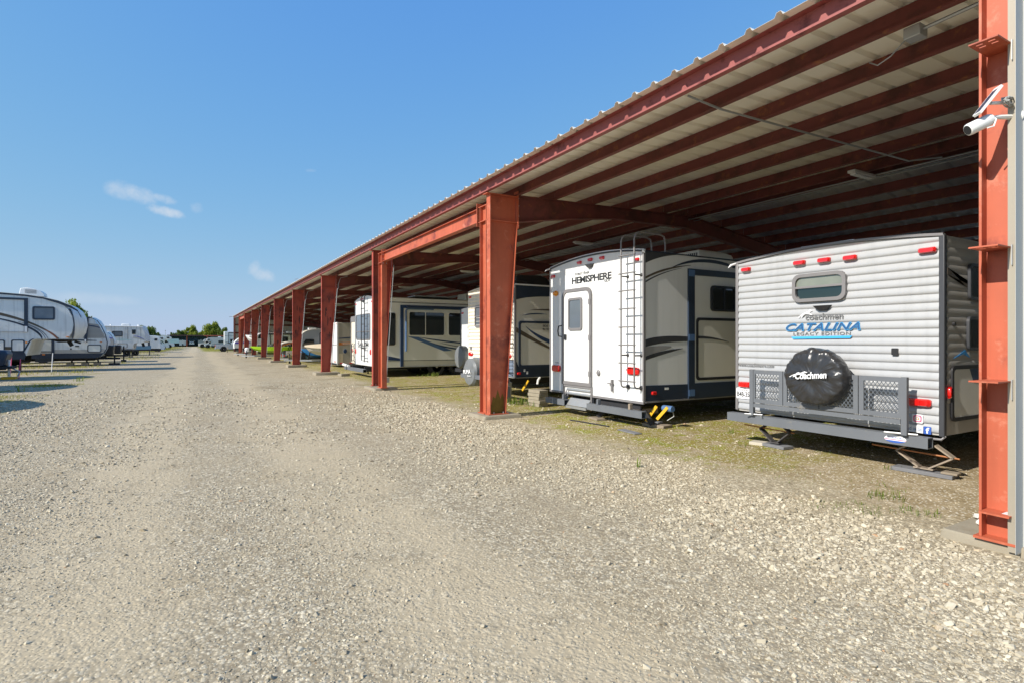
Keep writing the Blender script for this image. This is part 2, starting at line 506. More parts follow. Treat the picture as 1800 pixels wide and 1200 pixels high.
def shell(par, poly, Y0, W, m, crown=0.08, nose=None, name='body', n=8):
    """Trailer body: a side outline carried across the width with a bowed roof and, if asked, a rounded nose."""
    zmax = max(z for _, z in poly); zmin = min(z for _, z in poly)
    rings = []
    for k in range(n + 1):
        t = -1 + 2 * k / n
        ring = []
        for x, z in poly:
            w = max(0.0, (z - (zmin + 0.75 * (zmax - zmin))) / (0.25 * (zmax - zmin)))
            zz = z + crown * (1 - t * t) * w
            xx = x
            if nose:
                xs, sg, am = nose
                q = sg * (x - xs)
                if q > 0: xx = x - sg * am * (abs(t) ** 2.5) * min(1, q / 0.6)
            ring.append((xx, Y0 + W * (t + 1) / 2, zz))
        rings.append(ring)
    return MB().loft(rings).build(name, m, par)


def wheel(par, x, y, z, r, w, ydir=-1, sc=1.0, name='wheel'):
    """Tyre with a rim; axle along Y."""
    t = MB().lathe([(r * .55, 0), (r * .9, 0), (r, w * .2), (r, w * .8), (r * .9, w), (r * .55, w)], (x, y, z), (0, -ydir, 0), 22, (1, 1)).build(name, RUBBER, par)
    MB().lathe([(r * .56, 0.0), (r * .56, 0.02), (r * .45, 0.035), (r * .15, 0.02), (r * .12, -.01)], (x, y + 0.0 * ydir, z), (0, -ydir, 0), 18).build('rim', CHROME, t)
    return t


def light(par, P, a, b, w, h, m=None, d=0.03, base=0.0, name='marker_light'):
    return MB().loft([[P(p, q, base) for p, q in rr(a - w / 2, a + w / 2, b - h / 2, b + h / 2, h * .35)],
                      [P(p, q, base + d * .6) for p, q in rr(a - w / 2, a + w / 2, b - h / 2, b + h / 2, h * .35)],
                      [P(p, q, base + d) for p, q in rr(a - w * .4, a + w * .4, b - h * .35, b + h * .35, h * .25)]]).build(name, m or RLENS, par)


def arc(pts_top, pts_bot):
    return pts_top + list(reversed(pts_bot))


def curve2(p0, p1, p2, n=10):
    return [((1 - t) ** 2 * p0[0] + 2 * t * (1 - t) * p1[0] + t * t * p2[0], (1 - t) ** 2 * p0[1] + 2 * t * (1 - t) * p1[1] + t * t * p2[1])
            for t in [i / n for i in range(n + 1)]]


def swoosh(par, m, P, p0, p1, p2, w0, w1, w2, d0=0.001, d1=0.005, name='stripe'):
    c = curve2(p0, p1, p2, 14); n = len(c)
    top, bot = [], []
    for i, (a, b) in enumerate(c):
        t = i / (n - 1)
        w = (1 - t) ** 2 * w0 + 2 * t * (1 - t) * w1 + t * t * w2
        w = max(w, 0.003)
        top.append((a, b + w / 2)); bot.append((a, b - w / 2))
    mb = MB()
    rings = [[P(*top[i], d0), P(*top[i], d1), P(*bot[i], d1), P(*bot[i], d0)] for i in range(n)]
    return mb.loft(rings).build(name, m, par)

# ------------------------------------------------------------------ ground
def ground_mat():
    m = bpy.data.materials.new('gravel_ground'); m.use_nodes = True
    nt = m.node_tree; nd, ln = nt.nodes, nt.links
    b = nd['Principled BSDF']; b.inputs['Roughness'].default_value = 0.95; b.inputs['Specular IOR Level'].default_value = 0.2
    tc = nd.new('ShaderNodeTexCoord'); co = tc.outputs['Object']

    def noise(scale, det=5, rough=0.6, loc=None):
        n = nd.new('ShaderNodeTexNoise'); n.inputs['Scale'].default_value = scale; n.inputs['Detail'].default_value = det
        n.inputs['Roughness'].default_value = rough
        if loc:
            mp = nd.new('ShaderNodeMapping'); mp.inputs['Location'].default_value = loc; ln.new(co, mp.inputs[0]); ln.new(mp.outputs[0], n.inputs['Vector'])
        else: ln.new(co, n.inputs['Vector'])
        return n.outputs[0]

    def M(op, a, bb=None, clamp=False):
        x = nd.new('ShaderNodeMath'); x.operation = op; x.use_clamp = clamp
        for i, q in enumerate((a, bb)):
            if q is None: continue
            if isinstance(q, (int, float)): x.inputs[i].default_value = q
            else: ln.new(q, x.inputs[i])
        return x.outputs[0]

    def ramp(v, lo, hi):
        r = nd.new('ShaderNodeMapRange'); r.interpolation_type = 'SMOOTHSTEP'; ln.new(v, r.inputs[0])
        r.inputs[1].default_value = lo; r.inputs[2].default_value = hi; return r.outputs[0]

    def mix(f, a, c, mode='MIX'):
        x = nd.new('ShaderNodeMix'); x.data_type = 'RGBA'; x.blend_type = mode
        if isinstance(f, (int, float)): x.inputs[0].default_value = f
        else: ln.new(f, x.inputs[0])
        for i, q in ((6, a), (7, c)):
            if isinstance(q, tuple): x.inputs[i].default_value = q + (1,)
            else: ln.new(q, x.inputs[i])
        return x.outputs[2]

    def vor(scale):
        v = nd.new('ShaderNodeTexVoronoi'); v.inputs['Scale'].default_value = scale
        ln.new(co, v.inputs['Vector']); return v

    sx = nd.new('ShaderNodeSeparateXYZ'); ln.new(co, sx.inputs[0]); X, Y = sx.outputs[0], sx.outputs[1]
    # crushed limestone: tan fines between pale stones
    v1, v2 = vor(48), vor(22)
    g1 = nd.new('ShaderNodeSeparateColor'); ln.new(v1.outputs['Color'], g1.inputs[0])
    g2 = nd.new('ShaderNodeSeparateColor'); ln.new(v2.outputs['Color'], g2.inputs[0])
    fines = mix(ramp(noise(0.55, 6), .38, .66), (0.453, 0.368, 0.235), (0.394, 0.329, 0.222))
    fines = mix(ramp(noise(2.3, 6, .7, (9, 4, 0)), .56, .74), fines, (0.27, 0.205, 0.12))
    stone = mix(g1.outputs[0], (0.256, 0.215, 0.144), (0.709, 0.616, 0.439))
    stone2 = mix(g2.outputs[0], (0.286, 0.239, 0.161), (0.709, 0.621, 0.448))
    lane = mix(M('MULTIPLY', ramp(g1.outputs[1], .25, .35), ramp(noise(1.1, 5, .6, (3, 1, 0)), .3, .6)), fines, stone)
    lane = mix(M('MULTIPLY', ramp(g2.outputs[1], .6, .68), ramp(noise(.8, 5, .6, (7, 7, 0)), .40, .62)), lane, stone2)
    gap1 = ramp(v1.outputs['Distance'], .42, .68); gap2 = ramp(v2.outputs['Distance'], .50, .72)
    lane = mix(M('MULTIPLY', M('MAXIMUM', gap1, M('MULTIPLY', gap2, .6)), .62), lane, (0.20, 0.155, 0.095))      # brown grit in the joints, crevice shade put into its colour
    edge1 = ramp(v1.outputs['Distance'], .25, .62); edge2 = ramp(v2.outputs['Distance'], .3, .65)
    # earth and moss strip under the open shed
    wob = M('ADD', M('MULTIPLY', M('SUBTRACT', noise(.7, 6), .5), 2.6), M('MULTIPLY', M('SUBTRACT', noise(6, 5), .5), .9))
    d = M('ADD', M('SUBTRACT', X, 5.35), wob)
    shed = M('MULTIPLY', ramp(d, -.25, .55), M('MULTIPLY', ramp(Y, -4, -2), M('SUBTRACT', 1.0, ramp(X, 17.5, 18.5))))
    shed = M('MULTIPLY', shed, M('SUBTRACT', 1.0, ramp(Y, 82, 84)))
    earth = mix(ramp(noise(3.0, 8, .7), .35, .65), (0.40, 0.32, 0.205), (0.28, 0.215, 0.12))
    earth = mix(M('MULTIPLY', ramp(noise(1.4, 8, .72, (2, 5, 0)), .40, .54), ramp(Y, 3.0, 5.2)), earth, (0.25, 0.20, 0.055))
    earth = mix(M('MULTIPLY', ramp(noise(2.2, 9, .75, (6, 1, 0)), .50, .58), ramp(Y, 3.6, 5.4)), earth, (0.235, 0.235, 0.025))
    pebs = M('MULTIPLY', ramp(g1.outputs[2], .80, .86), M('SUBTRACT', 1.0, edge1))
    earth = mix(M('MULTIPLY', ramp(noise(9, 8, .75, (3, 8, 0)), .52, .62), .6), earth, (0.17, 0.125, 0.065))
    earth = mix(pebs, earth, (0.66, 0.60, 0.49))
    # grassy margins beside the far rows and brown damp patches by the columns
    gl = M('MULTIPLY', ramp(M('ADD', X, M('MULTIPLY', noise(.25, 5), 2.5)), 2.6, 3.4), ramp(M('ADD', Y, M('MULTIPLY', noise(.1), 30)), 96, 108))
    gleft = M('MULTIPLY', M('SUBTRACT', 1.0, ramp(M('ADD', X, M('MULTIPLY', noise(.3, 5), 2.0)), -2.4, -1.4)), ramp(M('ADD', Y, M('MULTIPLY', noise(.1), 30)), 98, 106))
    far = M('MULTIPLY', ramp(M('ADD', Y, M('MULTIPLY', noise(.08), 40)), 170, 178), 1.0)
    strips = M('MULTIPLY', M('MULTIPLY', M('SUBTRACT', 1.0, ramp(X, -4.2, -2.8)), ramp(Y, 12, 16)), ramp(noise(.5, 6, .7, (1, 9, 0)), .54, .62))
    grass = M('MAXIMUM', M('MAXIMUM', gl, gleft), M('MAXIMUM', far, strips))
    gcol = mix(ramp(noise(4, 6), .3, .7), (0.17, 0.17, 0.03), (0.27, 0.23, 0.06))
    damp = M('MULTIPLY', ramp(noise(.55, 8, .7, (4, 4, 0)), .53, .64), M('MULTIPLY', ramp(X, -.5, 2.5), ramp(Y, 8, 11)))
    lane = mix(M('MULTIPLY', damp, .75), lane, (0.22, 0.175, 0.10))
    # two faint packed wheel tracks down the lane
    trk = M('ADD', M('ADD', X, M('MULTIPLY', Y, -0.012)), M('MULTIPLY', noise(.15, 3), 1.6))
    t1 = M('SUBTRACT', 1.0, ramp(M('ABSOLUTE', M('SUBTRACT', trk, 0.1)), .25, .8))
    t2 = M('SUBTRACT', 1.0, ramp(M('ABSOLUTE', M('SUBTRACT', trk, 2.1)), .25, .8))
    lane = mix(M('MULTIPLY', M('MAXIMUM', t1, t2), M('MULTIPLY', ramp(noise(1.7, 6, .65, (5, 2, 0)), .3, .55), .75)), lane, (0.473, 0.387, 0.252))
    col = mix(shed, lane, earth)
    col = mix(grass, col, gcol)
    ln.new(col, b.inputs['Base Color'])
    h = M('ADD', M('MULTIPLY', M('SUBTRACT', 1.0, edge1), .5), M('MULTIPLY', M('MULTIPLY', M('SUBTRACT', 1.0, edge2), ramp(g2.outputs[1], .4, .6)), .8))
    h = M('ADD', h, M('MULTIPLY', noise(7, 6, .65), M('ADD', .8, M('MULTIPLY', shed, 3.0))))
    bp = nd.new('ShaderNodeBump'); bp.inputs['Strength'].default_value = 0.5; bp.inputs['Distance'].default_value = 0.010
    ln.new(h, bp.inputs['Height']); ln.new(bp.outputs[0], b.inputs['Normal'])
    return m


GM = ground_mat()
g = MB().add([(-900, -200, 0), (900, -200, 0), (900, 1800, 0), (-900, 1800, 0)], [(0, 1, 2, 3)]).build('ground', GM, smooth=False)
tag(g, 'pale crushed stone lot running away between the parking rows', 'ground', kind='structure')

# ------------------------------------------------------------------ the open storage shed
Y0, BAY = 9.6, 7.9
FR = [Y0 + BAY * i for i in range(-1, 10)]                 # frame lines
XR = 10.55                                                  # ridge
ZR = 4.36 + .0234 * (XR - 5.56)


def ztop(x):                                                # top of the rafters
    return 4.36 + .0234 * (x - 5.56) if x <= XR else ZR - .149 * (x - XR)


shed = thing('storage_shed', 'long open sided storage shed with red steel frame and pale ribbed metal roof', 'shed', (5.0, 1.7, 0))


def column(y, first=False):
    m = MB()
    m.box(5.0, 5.016, y - .075, y + .075, .09, 4.31)                                    # outer flange
    col = None
    wx = lambda z: 5.34 + (5.62 - 5.34) * (z - .08) / (3.83 - .08)
    m.loft([[(5.016, y - .008, .09), (wx(.09), y - .008, .09), (5.60, y - .008, 3.80), (5.60, y - .008, 4.31), (5.016, y - .008, 4.31)],
            [(5.016, y + .008, .09), (wx(.09), y + .008, .09), (5.60, y + .008, 3.80), (5.60, y + .008, 4.31), (5.016, y + .008, 4.31)]])
    m.loft([[(wx(.09), y - .075, .09), (wx(.09) + .014, y - .075, .09), (5.617, y - .075, 3.80), (5.603, y - .075, 3.80)],
            [(wx(.09), y + .075, .09), (wx(.09) + .014, y + .075, .09), (5.617, y + .075, 3.80), (5.603, y + .075, 3.80)]])
    RC = RED if y < 10 else REDD
    col = m.build('column', RC, shed)
    MB().box(5.017, 5.60, y - .072, y - .0085, 3.808, 3.822).box(5.017, 5.60, y + .0085, y + .072, 3.808, 3.822).build('stiffener', RC, col)
    MB().box(4.93, 5.62, y - .09, y + .09, 4.312, 4.326).build('cap_plate', RC, col)
    MB().box(5.618, 5.632, y - .085, y + .085, 3.70, 4.44).build('end_plate', RC, col)
    MB().box(4.96, 5.40, y - .10, y + .10, .072, .09 if y < 20 else .145).build('base_plate', RC, col)
    bl = MB()
    for dx in (.09, .30):
        for s in (-1, 1): bl.lathe([(.014, 0), (.014, .03)], (5.0 + dx, y + s * .055, .09), (0, 0, 1), 6)
    for z in (3.76, 3.95, 4.15, 4.30): bl.lathe([(.013, 0), (.013, .02)], (5.632, y - .055, z), (1, 0, 0), 6)
    bl.build('bolts', GALV, col)
    return col


def footing(x0, x1, y0, y1, z, par):
    n = 7
    rg = random.Random(int(y0 * 10))
    m = MB()
    jig = lambda: rg.uniform(-.02, .02)
    base = rr(x0, x1, y0, y1, .03, 2)
    top = [(a + jig() * .6, b + jig() * .6) for a, b in base]
    m.loft([[(a + jig(), b + jig(), -.06) for a, b in base], [(a, b, z - .02) for a, b in top], [(a * .985 + (x0 + x1) / 2 * .015, b * .985 + (y0 + y1) / 2 * .015, z) for a, b in top]])
    return m.build('footing', CONC, par)


for i, y in enumerate(FR[1:10]):
    c = column(y)
    if i == 1: footing(4.78, 5.50, y - .98, y + .22, .07, c)
    elif i == 0: footing(4.82, 5.60, y - .22, y + .55, .07, c)
    else: footing(4.70, 5.72, y - .36, y + .40, .12 + .015 * (i % 2), c)
    if i in (2, 3, 4, 6):                                   # dark scorched-looking stains on the webs
        rg = random.Random(i)
        st = MB()
        for k in range(9):
            zc = rg.uniform(1.3, 3.5); xc = 5.16 + rg.uniform(0, .22); w = rg.uniform(.012, .05); h = rg.uniform(.05, .26)
            pts = []
            for t in range(12):
                a = 2 * math.pi * t / 12; q = rg.uniform(.35, 1.2)
                pts.append((xc + w * q * math.cos(a), zc + h * q * math.sin(a)))
            st.ext(PY(y - .0085), pts, 0, .0006 + .0002 * k)
        st.build('stain', STAIN, c)
    if i == 0:                                              # green growth low on the web
        rg = random.Random(4)
        pts = [(5.02, .092), (5.335, .092), (5.34, .40), (5.30, .47), (5.26, .36), (5.20, .55), (5.15, .38), (5.10, .42), (5.06, .26), (5.02, .22)]
        MB().ext(PY(y - .0085), pts, 0, .0006).build('moss_stain', MOSS, c)
    if i >= 2:                                              # conduit up the inner flange with its box at the foot
        w = MB().tube([(5.40, y - .10, .35), (5.655, y - .10, 3.72), (5.70, y - .10, 3.80), (5.70, y - .10, 3.95), (5.80, y - .12, 4.25), (6.1, y - .12, 4.33)], .014, 6).build('conduit', GALV, c)
    if i == 1:
        MB().tube([(5.42, y - .10, .30), (5.66, y - .10, 3.9)], .014, 6).build('conduit', GALV, c)
        box('outlet_box', GALV, c, 5.36, 5.50, y - .16, y - .08, .17, .33, bevel=.008)


def rafter(y):
    top = [(5.632, ztop(5.632)), (8.1, ztop(8.1)), (XR, ztop(XR)), (13.05, ztop(13.05)), (16.1, ztop(16.1))]
    bot = [(5.632, 3.83), (6.9, 4.03), (8.1, 4.165), (10.3, 4.185), (13.05, 3.775), (16.1, 3.05)]
    m = MB()
    m.ext(lambda a, b, d: (a, d, b), top + bot[::-1], y - .007, y + .007)
    for P, s in ((top, -1), (bot, 1)):
        for (a, b), (c, d) in zip(P[:-1], P[1:]):
            z = .012 * s
            m.loft([[(a, y - .075, b), (c, y - .075, d), (c, y - .075, d + z), (a, y - .075, b + z)],
                    [(a, y + .075, b), (c, y + .075, d), (c, y + .075, d + z), (a, y + .075, b + z)]])
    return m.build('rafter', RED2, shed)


for y in FR[1:]:
    r_ = rafter(y)
    br = MB()
    for xb, xt in ((6.1, 6.5), (8.05, 8.45), (10.0, 9.55), (10.7, 11.45)):
        zb = 3.95 if xb < 7 else 4.18
        br.bar((xb, y + .02, zb), (xt, y + .55, ztop(xt) + .01), .045, .045)
    br.build('flange_brace', RED, r_)
    bc = MB()                                               # back column
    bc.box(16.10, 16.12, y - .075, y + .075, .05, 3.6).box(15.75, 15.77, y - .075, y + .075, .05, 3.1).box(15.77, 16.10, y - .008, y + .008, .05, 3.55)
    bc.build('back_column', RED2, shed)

# portal frames in the second bay and in the last open bay
for ya, yb in ((FR[1], FR[2]), (FR[8], FR[9])):
    for y0, y1 in ((ya + .09, ya + .36), (yb - 1.02, yb - .66)):
        m = MB().box(4.995, 5.145, y0, y0 + .014, .09, 4.13).box(4.995, 5.145, y1 - .014, y1, .09, 4.13).box(5.062, 5.076, y0 + .014, y1 - .014, .09, 4.13)
        pc = m.build('portal_post', RED, shed)
        MB().box(4.96, 5.18, y0 - .02, y1 + .02, .072, .0895).build('base_plate', RED, pc)
        st = MB()
        for z in (3.84, 4.135): st.box(4.995, 5.145, y0 - .06, y1 + .06, z - .007, z + .007)
        st.build('stiffener', RED, pc)
    y0, y1 = ya + .44, yb - 1.03
    m = MB().box(5.0, 5.14, y0, y1, 3.85, 3.862).box(5.0, 5.14, y0, y1, 4.113, 4.125).box(5.064, 5.076, y0, y1, 3.862, 4.113)
    pb = m.build('portal_beam', RED, shed)
    MB().box(4.97, 5.17, y0, y0 + .016, 3.76, 4.22).build('end_plate', RED, pb)
    MB().box(4.97, 5.17, y1 - .016, y1, 3.76, 4.22).build('end_plate', RED, pb)
    bl = MB()
    for yy in (y0 + .02, y1 - .03):
        for z in (3.80, 3.92, 4.06, 4.18):
            for xx in (5.02, 5.12): bl.lathe([(.014, 0), (.014, .02)], (xx, yy, z), (0, 1, 0), 6)
    bl.build('bolts', GALV, pb)


def zbar(x, y0, y1, zt, h, m, name, eave=False):
    mb = MB()
    f = .07
    if eave:    # channel open to the lane
        mb.box(x, x + .006, y0, y1, zt - h, zt - .003).box(x - f, x, y0, y1, zt - h, zt - h + .006).box(x - f, x, y0, y1, zt - .009, zt - .003)
        mb.box(x - f, x - f + .004, y0, y1, zt - h + .006, zt - h + .022)
    else:
        mb.box(x, x + .005, y0, y1, zt - h, zt - .003).box(x - f, x, y0, y1, zt - h, zt - h + .006).box(x + .005, x + f, y0, y1, zt - .009, zt - .003)
        mb.box(x - f, x - f + .004, y0, y1, zt - h + .006, zt - h + .02)
    return mb.build(name, m, shed, smooth=False)


PF = [5.68, 6.54, 7.53, 8.53, 9.62, 10.42]
PB = [10.72, 11.6, 12.45, 13.3, 14.2, 15.1, 16.0]
proto = {}
for x in [4.98] + PF + PB:
    for k in range(10):
        y0 = 1.62 if k == 0 else FR[k] + .004
        y1 = FR[k + 1] - .004
        key = (x, 'a' if k == 0 else 'b')
        if key not in proto:
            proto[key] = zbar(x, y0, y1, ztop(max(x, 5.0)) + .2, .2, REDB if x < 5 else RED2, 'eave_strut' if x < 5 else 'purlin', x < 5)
            proto[key + ('y',)] = y0
        else:
            o = proto[key].copy(); C.objects.link(o); o.location.y += y0 - proto[key + ('y',)]

# ribbed roof sheets, each lifted sheet its own object
PITCH = .33


def sheet(name, x0, x1, zf, m, yb):
    prof = []
    for k in range(3):
        b = k * PITCH
        prof += [(b + .0, 0), (b + .12, 0), (b + .145, .042), (b + .185, .042), (b + .21, 0), (b + .27, .0)]
    prof.append((3 * PITCH + .004, 0))
    xs = [x0, (x0 + x1) / 2, x1]
    vs = [(x, yb + p, zf(x) + h) for x in xs for p, h in prof]
    n = len(prof)
    fs = [(k * n + i, k * n + i + 1, (k + 1) * n + i + 1, (k + 1) * n + i) for k in range(2) for i in range(n - 1)]
    o = MB().add(vs, fs).build(name, m, shed, smooth=False)
    sd = o.modifiers.new('thickness', 'SOLIDIFY'); sd.thickness = .0015; sd.offset = 1
    return o


zs = lambda x: ztop(x) + .201
front0 = sheet('roof_panel', 4.80, XR + .02, lambda x: ztop(min(x, XR)) + .201, SHEET, 1.50)
back0 = sheet('roof_panel', XR + .03, 16.25, lambda x: ztop(x) + .2012, SKYSHEET, 1.50)
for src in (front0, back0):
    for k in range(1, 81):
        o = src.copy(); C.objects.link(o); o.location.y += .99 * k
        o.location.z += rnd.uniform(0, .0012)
MB().loft([[(XR - .25, 1.5, ZR + .25), (XR, 1.5, ZR + .262), (XR + .28, 1.5, ZR + .212), (XR, 1.5, ZR + .25)],
           [(XR - .25, 81.2, ZR + .25), (XR, 81.2, ZR + .262), (XR + .28, 81.2, ZR + .212), (XR, 81.2, ZR + .25)]]).build('ridge_cap', SHEET, shed)

# near end: post with girt clips, trim, sheeted end wall
ya = 1.72
post = MB().box(5.05, 5.062, 1.64, 1.818, .09, 4.30).box(4.965, 5.16, 1.818, 1.834, .09, 4.30).box(4.99, 5.16, 1.624, 1.64, .09, 4.30).build('end_post', RED, shed)
for z in (.27, 1.21, 2.14, 3.56):
    cl = MB()
    if z == .27: cl.box(4.90, 5.048, 1.64, 1.812, z, z + .012)
    else:
        P = lambda a, b, d: (a, b, z + d)
        # plate with four slotted holes, welded to the web
        xs = [4.74, 4.775, 4.789, 4.825, 4.839, 5.048]; ys = [1.645, 1.675, 1.715, 1.745, 1.785, 1.812]
        for a in range(5):
            for b in range(5):
                if a in (1, 3) and b in (1, 3): continue
                cl.box(xs[a], xs[a + 1], ys[b], ys[b + 1], z, z + .010)
    cl.build('girt_clip', RED, post)
    if z > .5: MB().box(4.93, 5.046, 1.632, 1.638, z - .12, z + .02).build('clip_angle', GALV, post)
box('base_plate', RED, post, 4.94, 5.2, 1.612, 1.86, .072, .0895)
box('paper_tag', DECW, post, 4.96, 5.04, 1.642, 1.70, .2822, .2835)
footing(4.97, 6.2, .2, 2.08, .072, post)
tr = MB().box(4.945, 4.952, 1.598, 1.662, .03, 4.53).box(4.952, 5.005, 1.598, 1.604, .03, 4.53).box(4.952, 4.975, 1.657, 1.662, .03, 4.53)
tr.build('corner_trim', TRIM, shed, smooth=False)


def wallpanel(name, y, sgn, x0, zt0, zt1):
    prof = []
    for k in range(3):
        b = k * PITCH
        prof += [(b, 0), (b + .12, 0), (b + .145, .035), (b + .185, .035), (b + .21, 0), (b + .27, 0)]
    prof.append((3 * PITCH + .003, 0))
    n = len(prof)
    vs = [(x0 + p, y + sgn * h, z if z < 1 else zt0 + (zt1 - zt0) * p / .99) for z in (.04, 9) for p, h in prof]
    o = MB().add(vs, [(i, i + 1, n + i + 1, n + i) for i in range(n - 1)]).build(name, WSHEET, shed, smooth=False)
    o.modifiers.new('thickness', 'SOLIDIFY').thickness = .0015
    return o


for yy, sg in ((1.597, -1), (81.05, 1)):
    for k in range(11):
        x0 = 4.88 + .99 * k if sg < 0 and k else 5.007 + .99 * k if sg > 0 else 4.88
        wallpanel('wall_panel', yy, sg, x0, ztop(x0) + .16, ztop(x0 + .99) + .16)
for z in (1.2, 2.35, 3.4):
    MB().box(5.05, 16.1, 80.9, 80.98, z, z + .2).build('girt', RED2, shed)
for x in (7.6, 10.5, 13.3):
    MB().box(x, x + .2, 80.72, 80.89, .05, ztop(x) - .05).build('wind_post', RED2, shed)
MB().box(4.945, 4.952, 80.97, 81.09, .03, 4.53).box(4.952, 5.05, 81.085, 81.09, .03, 4.53).build('corner_trim', TRIM, shed)
MB().box(5.0, 5.15, 80.62, 80.9, .05, 4.3).build('end_post', RED2, shed)

# conduits, junction box and strip lights under the roof
MB().tube([(5.02, 3.2 + 1.42, 4.335), (5.6, 4.63, 4.30), (10.1, 4.66, 4.40), (10.35, 4.3, 4.40)], .013, 6).build('conduit', GALV, shed)
MB().tube([(10.45, y, 4.40) for y in (1.7, 30, 80)], .014, 6).build('conduit', GALV, shed)
MB().tube([(10.62, y, 4.385) for y in (1.7, 30, 80)], .010, 6).build('conduit', GALV, shed)
MB().tube([(5.72, 1.7, 4.33), (5.72, 2.52, 4.30)], .016, 6).build('conduit', GALV, shed)
box('junction_box', GALV, shed, 5.66, 5.80, 2.52, 2.66, 4.24, 4.345, bevel=.008)
MB().tube([(5.73, 2.66, 4.28), (5.74, 2.80, 4.18), (5.80, 2.95, 4.17), (5.85, 3.05, 4.25)], .006, 5).build('flex_cable', GALV, shed)
for y in (5.3, 13.2, 21.1, 29, 37, 45):
    f = MB().box(9.72, 10.38, y, y + .13, 4.335, 4.385).build('strip_light', PVC, shed, bevel=.01)
    MB().box(9.78, 10.32, y + .02, y + .11, 4.310, 4.333).build('diffuser', DECW, f)
MB().tube([(4.62, 30, 4.56), (4.78, 30, 4.62)], .012, 5).build('roof_stub', GALV, shed)
MB().tube([(4.42, 80.6, 4.50), (4.80, 80.6, 4.52)], .03, 5).build('roof_stub', GALV, shed)

# camera and solar panel bracketed to the near post
sc_ = thing('security_camera', 'white bullet security camera on a short arm clamped to the near red post', 'camera', (5.0, 1.63, 2.95))
MB().tube([(5.0, 1.632, 3.055), (4.87, 1.68, 3.045), (4.80, 1.705, 3.035)], [.02, .016, .012], 8).build('arm', PVC, sc_)
MB().lathe([(.045, 0), (.035, .02), (.02, .03)], (5.0, 1.626, 3.055), (-.9, .35, 0), 12).build('mount', PVC, sc_)
ax = Vector((-.50, .36, -.30)).normalized()
bo = Vector((4.79, 1.715, 3.02))
bd = MB().lathe([(.012, -.03), (.034, -.02), (.042, .0), (.042, .135), (.040, .145), (.034, .15)], bo, ax, 16).build('camera_body', PVC, sc_)
MB().lathe([(.033, .1502), (.030, .146)], bo, ax, 16).build('lens', BLACK, bd)
MB().tube([(4.80, 1.70, 3.05), (4.785, 1.67, 3.01), (4.76, 1.675, 2.96), (4.73, 1.70, 2.95)], .005, 6).build('cable', PVC, sc_)
sp = thing('solar_panel', 'small tilted solar panel in a white frame above the security camera', 'solar panel', (5.0, 1.63, 3.1))
o3 = Vector((4.745, 1.705, 3.135)); u3 = Vector((.13, -.085, .20)).normalized(); w3 = Vector((-.36, -.5, .02)).normalized(); w3 = (w3 - u3 * w3.dot(u3)).normalized(); n3 = u3.cross(w3)
PQ = lambda a, b, d: tuple(o3 + u3 * a + w3 * b + n3 * d)
MB().ext(PQ, rr(-.115, .125, -.036, .036, .01), -.008, .008).build('frame', PVC, sp)
for s in (-1, 1): MB().ext(PQ, rr(-.10, .095, -.026, .026, .004), .0082 * s, .0092 * s).build('cells', SOLAR, sp)
MB().tube([(4.78, 1.70, 3.13), (4.9, 1.68, 3.15), (5.0, 1.63, 3.16)], .012, 7).build('arm', PVC, sp)
coil = MB()
for k in range(9):
    zc, rg = 3.145 + .004 * (k % 3), random.Random(k)
    pts = [(4.93 + .085 * math.cos(t * math.pi / 7) + rg.uniform(-.006, .006), 1.655 - .006 * k % .03 + rg.uniform(-.01, .01), zc + .026 * math.sin(t * math.pi / 7) + rg.uniform(-.004, .004)) for t in range(15)]
    coil.tube(pts, .004, 5)
coil.build('cable_coil', CABLE, sp)
MB().tube([(4.98, 1.648, 3.12), (4.95, 1.648, 3.09), (4.955, 1.648, 3.065), (4.97, 1.65, 3.045)], .004, 5).build('cable', PVC, sp)

# ------------------------------------------------------------------ trailers in the shed
def dog(par, P, a, b, w, h, m, d0, d1):
    """Leaping hound emblem; a runs to the right in the picture."""
    pts = [(0, .05), (.10, .22), (.22, .40), (.36, .55), (.52, .66), (.68, .78), (.78, .92), (.86, 1.0), (.90, .93), (1.0, .84), (.93, .76), (.84, .72),
           (.80, .58), (.90, .44), (1.02, .38), (.98, .30), (.84, .36), (.70, .46), (.56, .46), (.42, .38), (.36, .22), (.26, .06), (.20, .02), (.24, .20), (.28, .34), (.16, .22), (.06, .0)]
    return panel('emblem', m, par, P, [(a + w * x, b + h * y) for x, y in pts], d0, d1, smooth=False)


def underframe(par, x0, x1, y0, w, z0, z1):
    m = MB()
    for yy in (y0 + w * .22, y0 + w * .72): m.box(x0, x1, yy, yy + .08, z0, z1)
    for k in range(5):
        x = x0 + (x1 - x0) * (k + .5) / 5
        m.box(x, x + .06, y0 + w * .22 + .081, y0 + w * .72 - .001, z0 + .03, z1 - .02)
    return m.build('chassis', UNDER, par, smooth=False)


# --- silver corrugated travel trailer, nearest
T = thing('travel_trailer', 'silver corrugated travel trailer with black spare wheel cover and mesh rack, nearest in the shed', 'travel trailer', (7.2, 2.97, 0), 'travel trailers in the shed')
X, ya, yb = 7.2, 2.97, 5.66
W = yb - ya
shell(T, [(X, .45), (X, 2.655), (14.2, 2.655), (14.9, 2.0), (14.9, .9), (14.4, .45)], ya, W, TAUPE, .08)
ct = lambda y: 2.655 + .08 * (1 - ((y - (ya + yb) / 2) / (W / 2)) ** 2) - .02
corrug('rear_wall', SILV, T, PX(X), ya + .045, yb - .035, .47, ct, .0965, .019, .002, power=-1, spp=16)
corrug('side_wall', TAUPE, T, PY(ya), X + .04, 13.9, .80, lambda a: 2.62, .0965, .008, .002, power=.5, na=3, spp=6)
P = PX(X)
MB().box(X - .03, X + .03, ya - .012, ya + .043, .44, 2.66).build('corner_trim', DARK, T, bevel=.008)
MB().box(X - .03, X + .03, yb - .035, yb + .012, .46, 2.66).build('corner_trim', GREYT, T, bevel=.008)
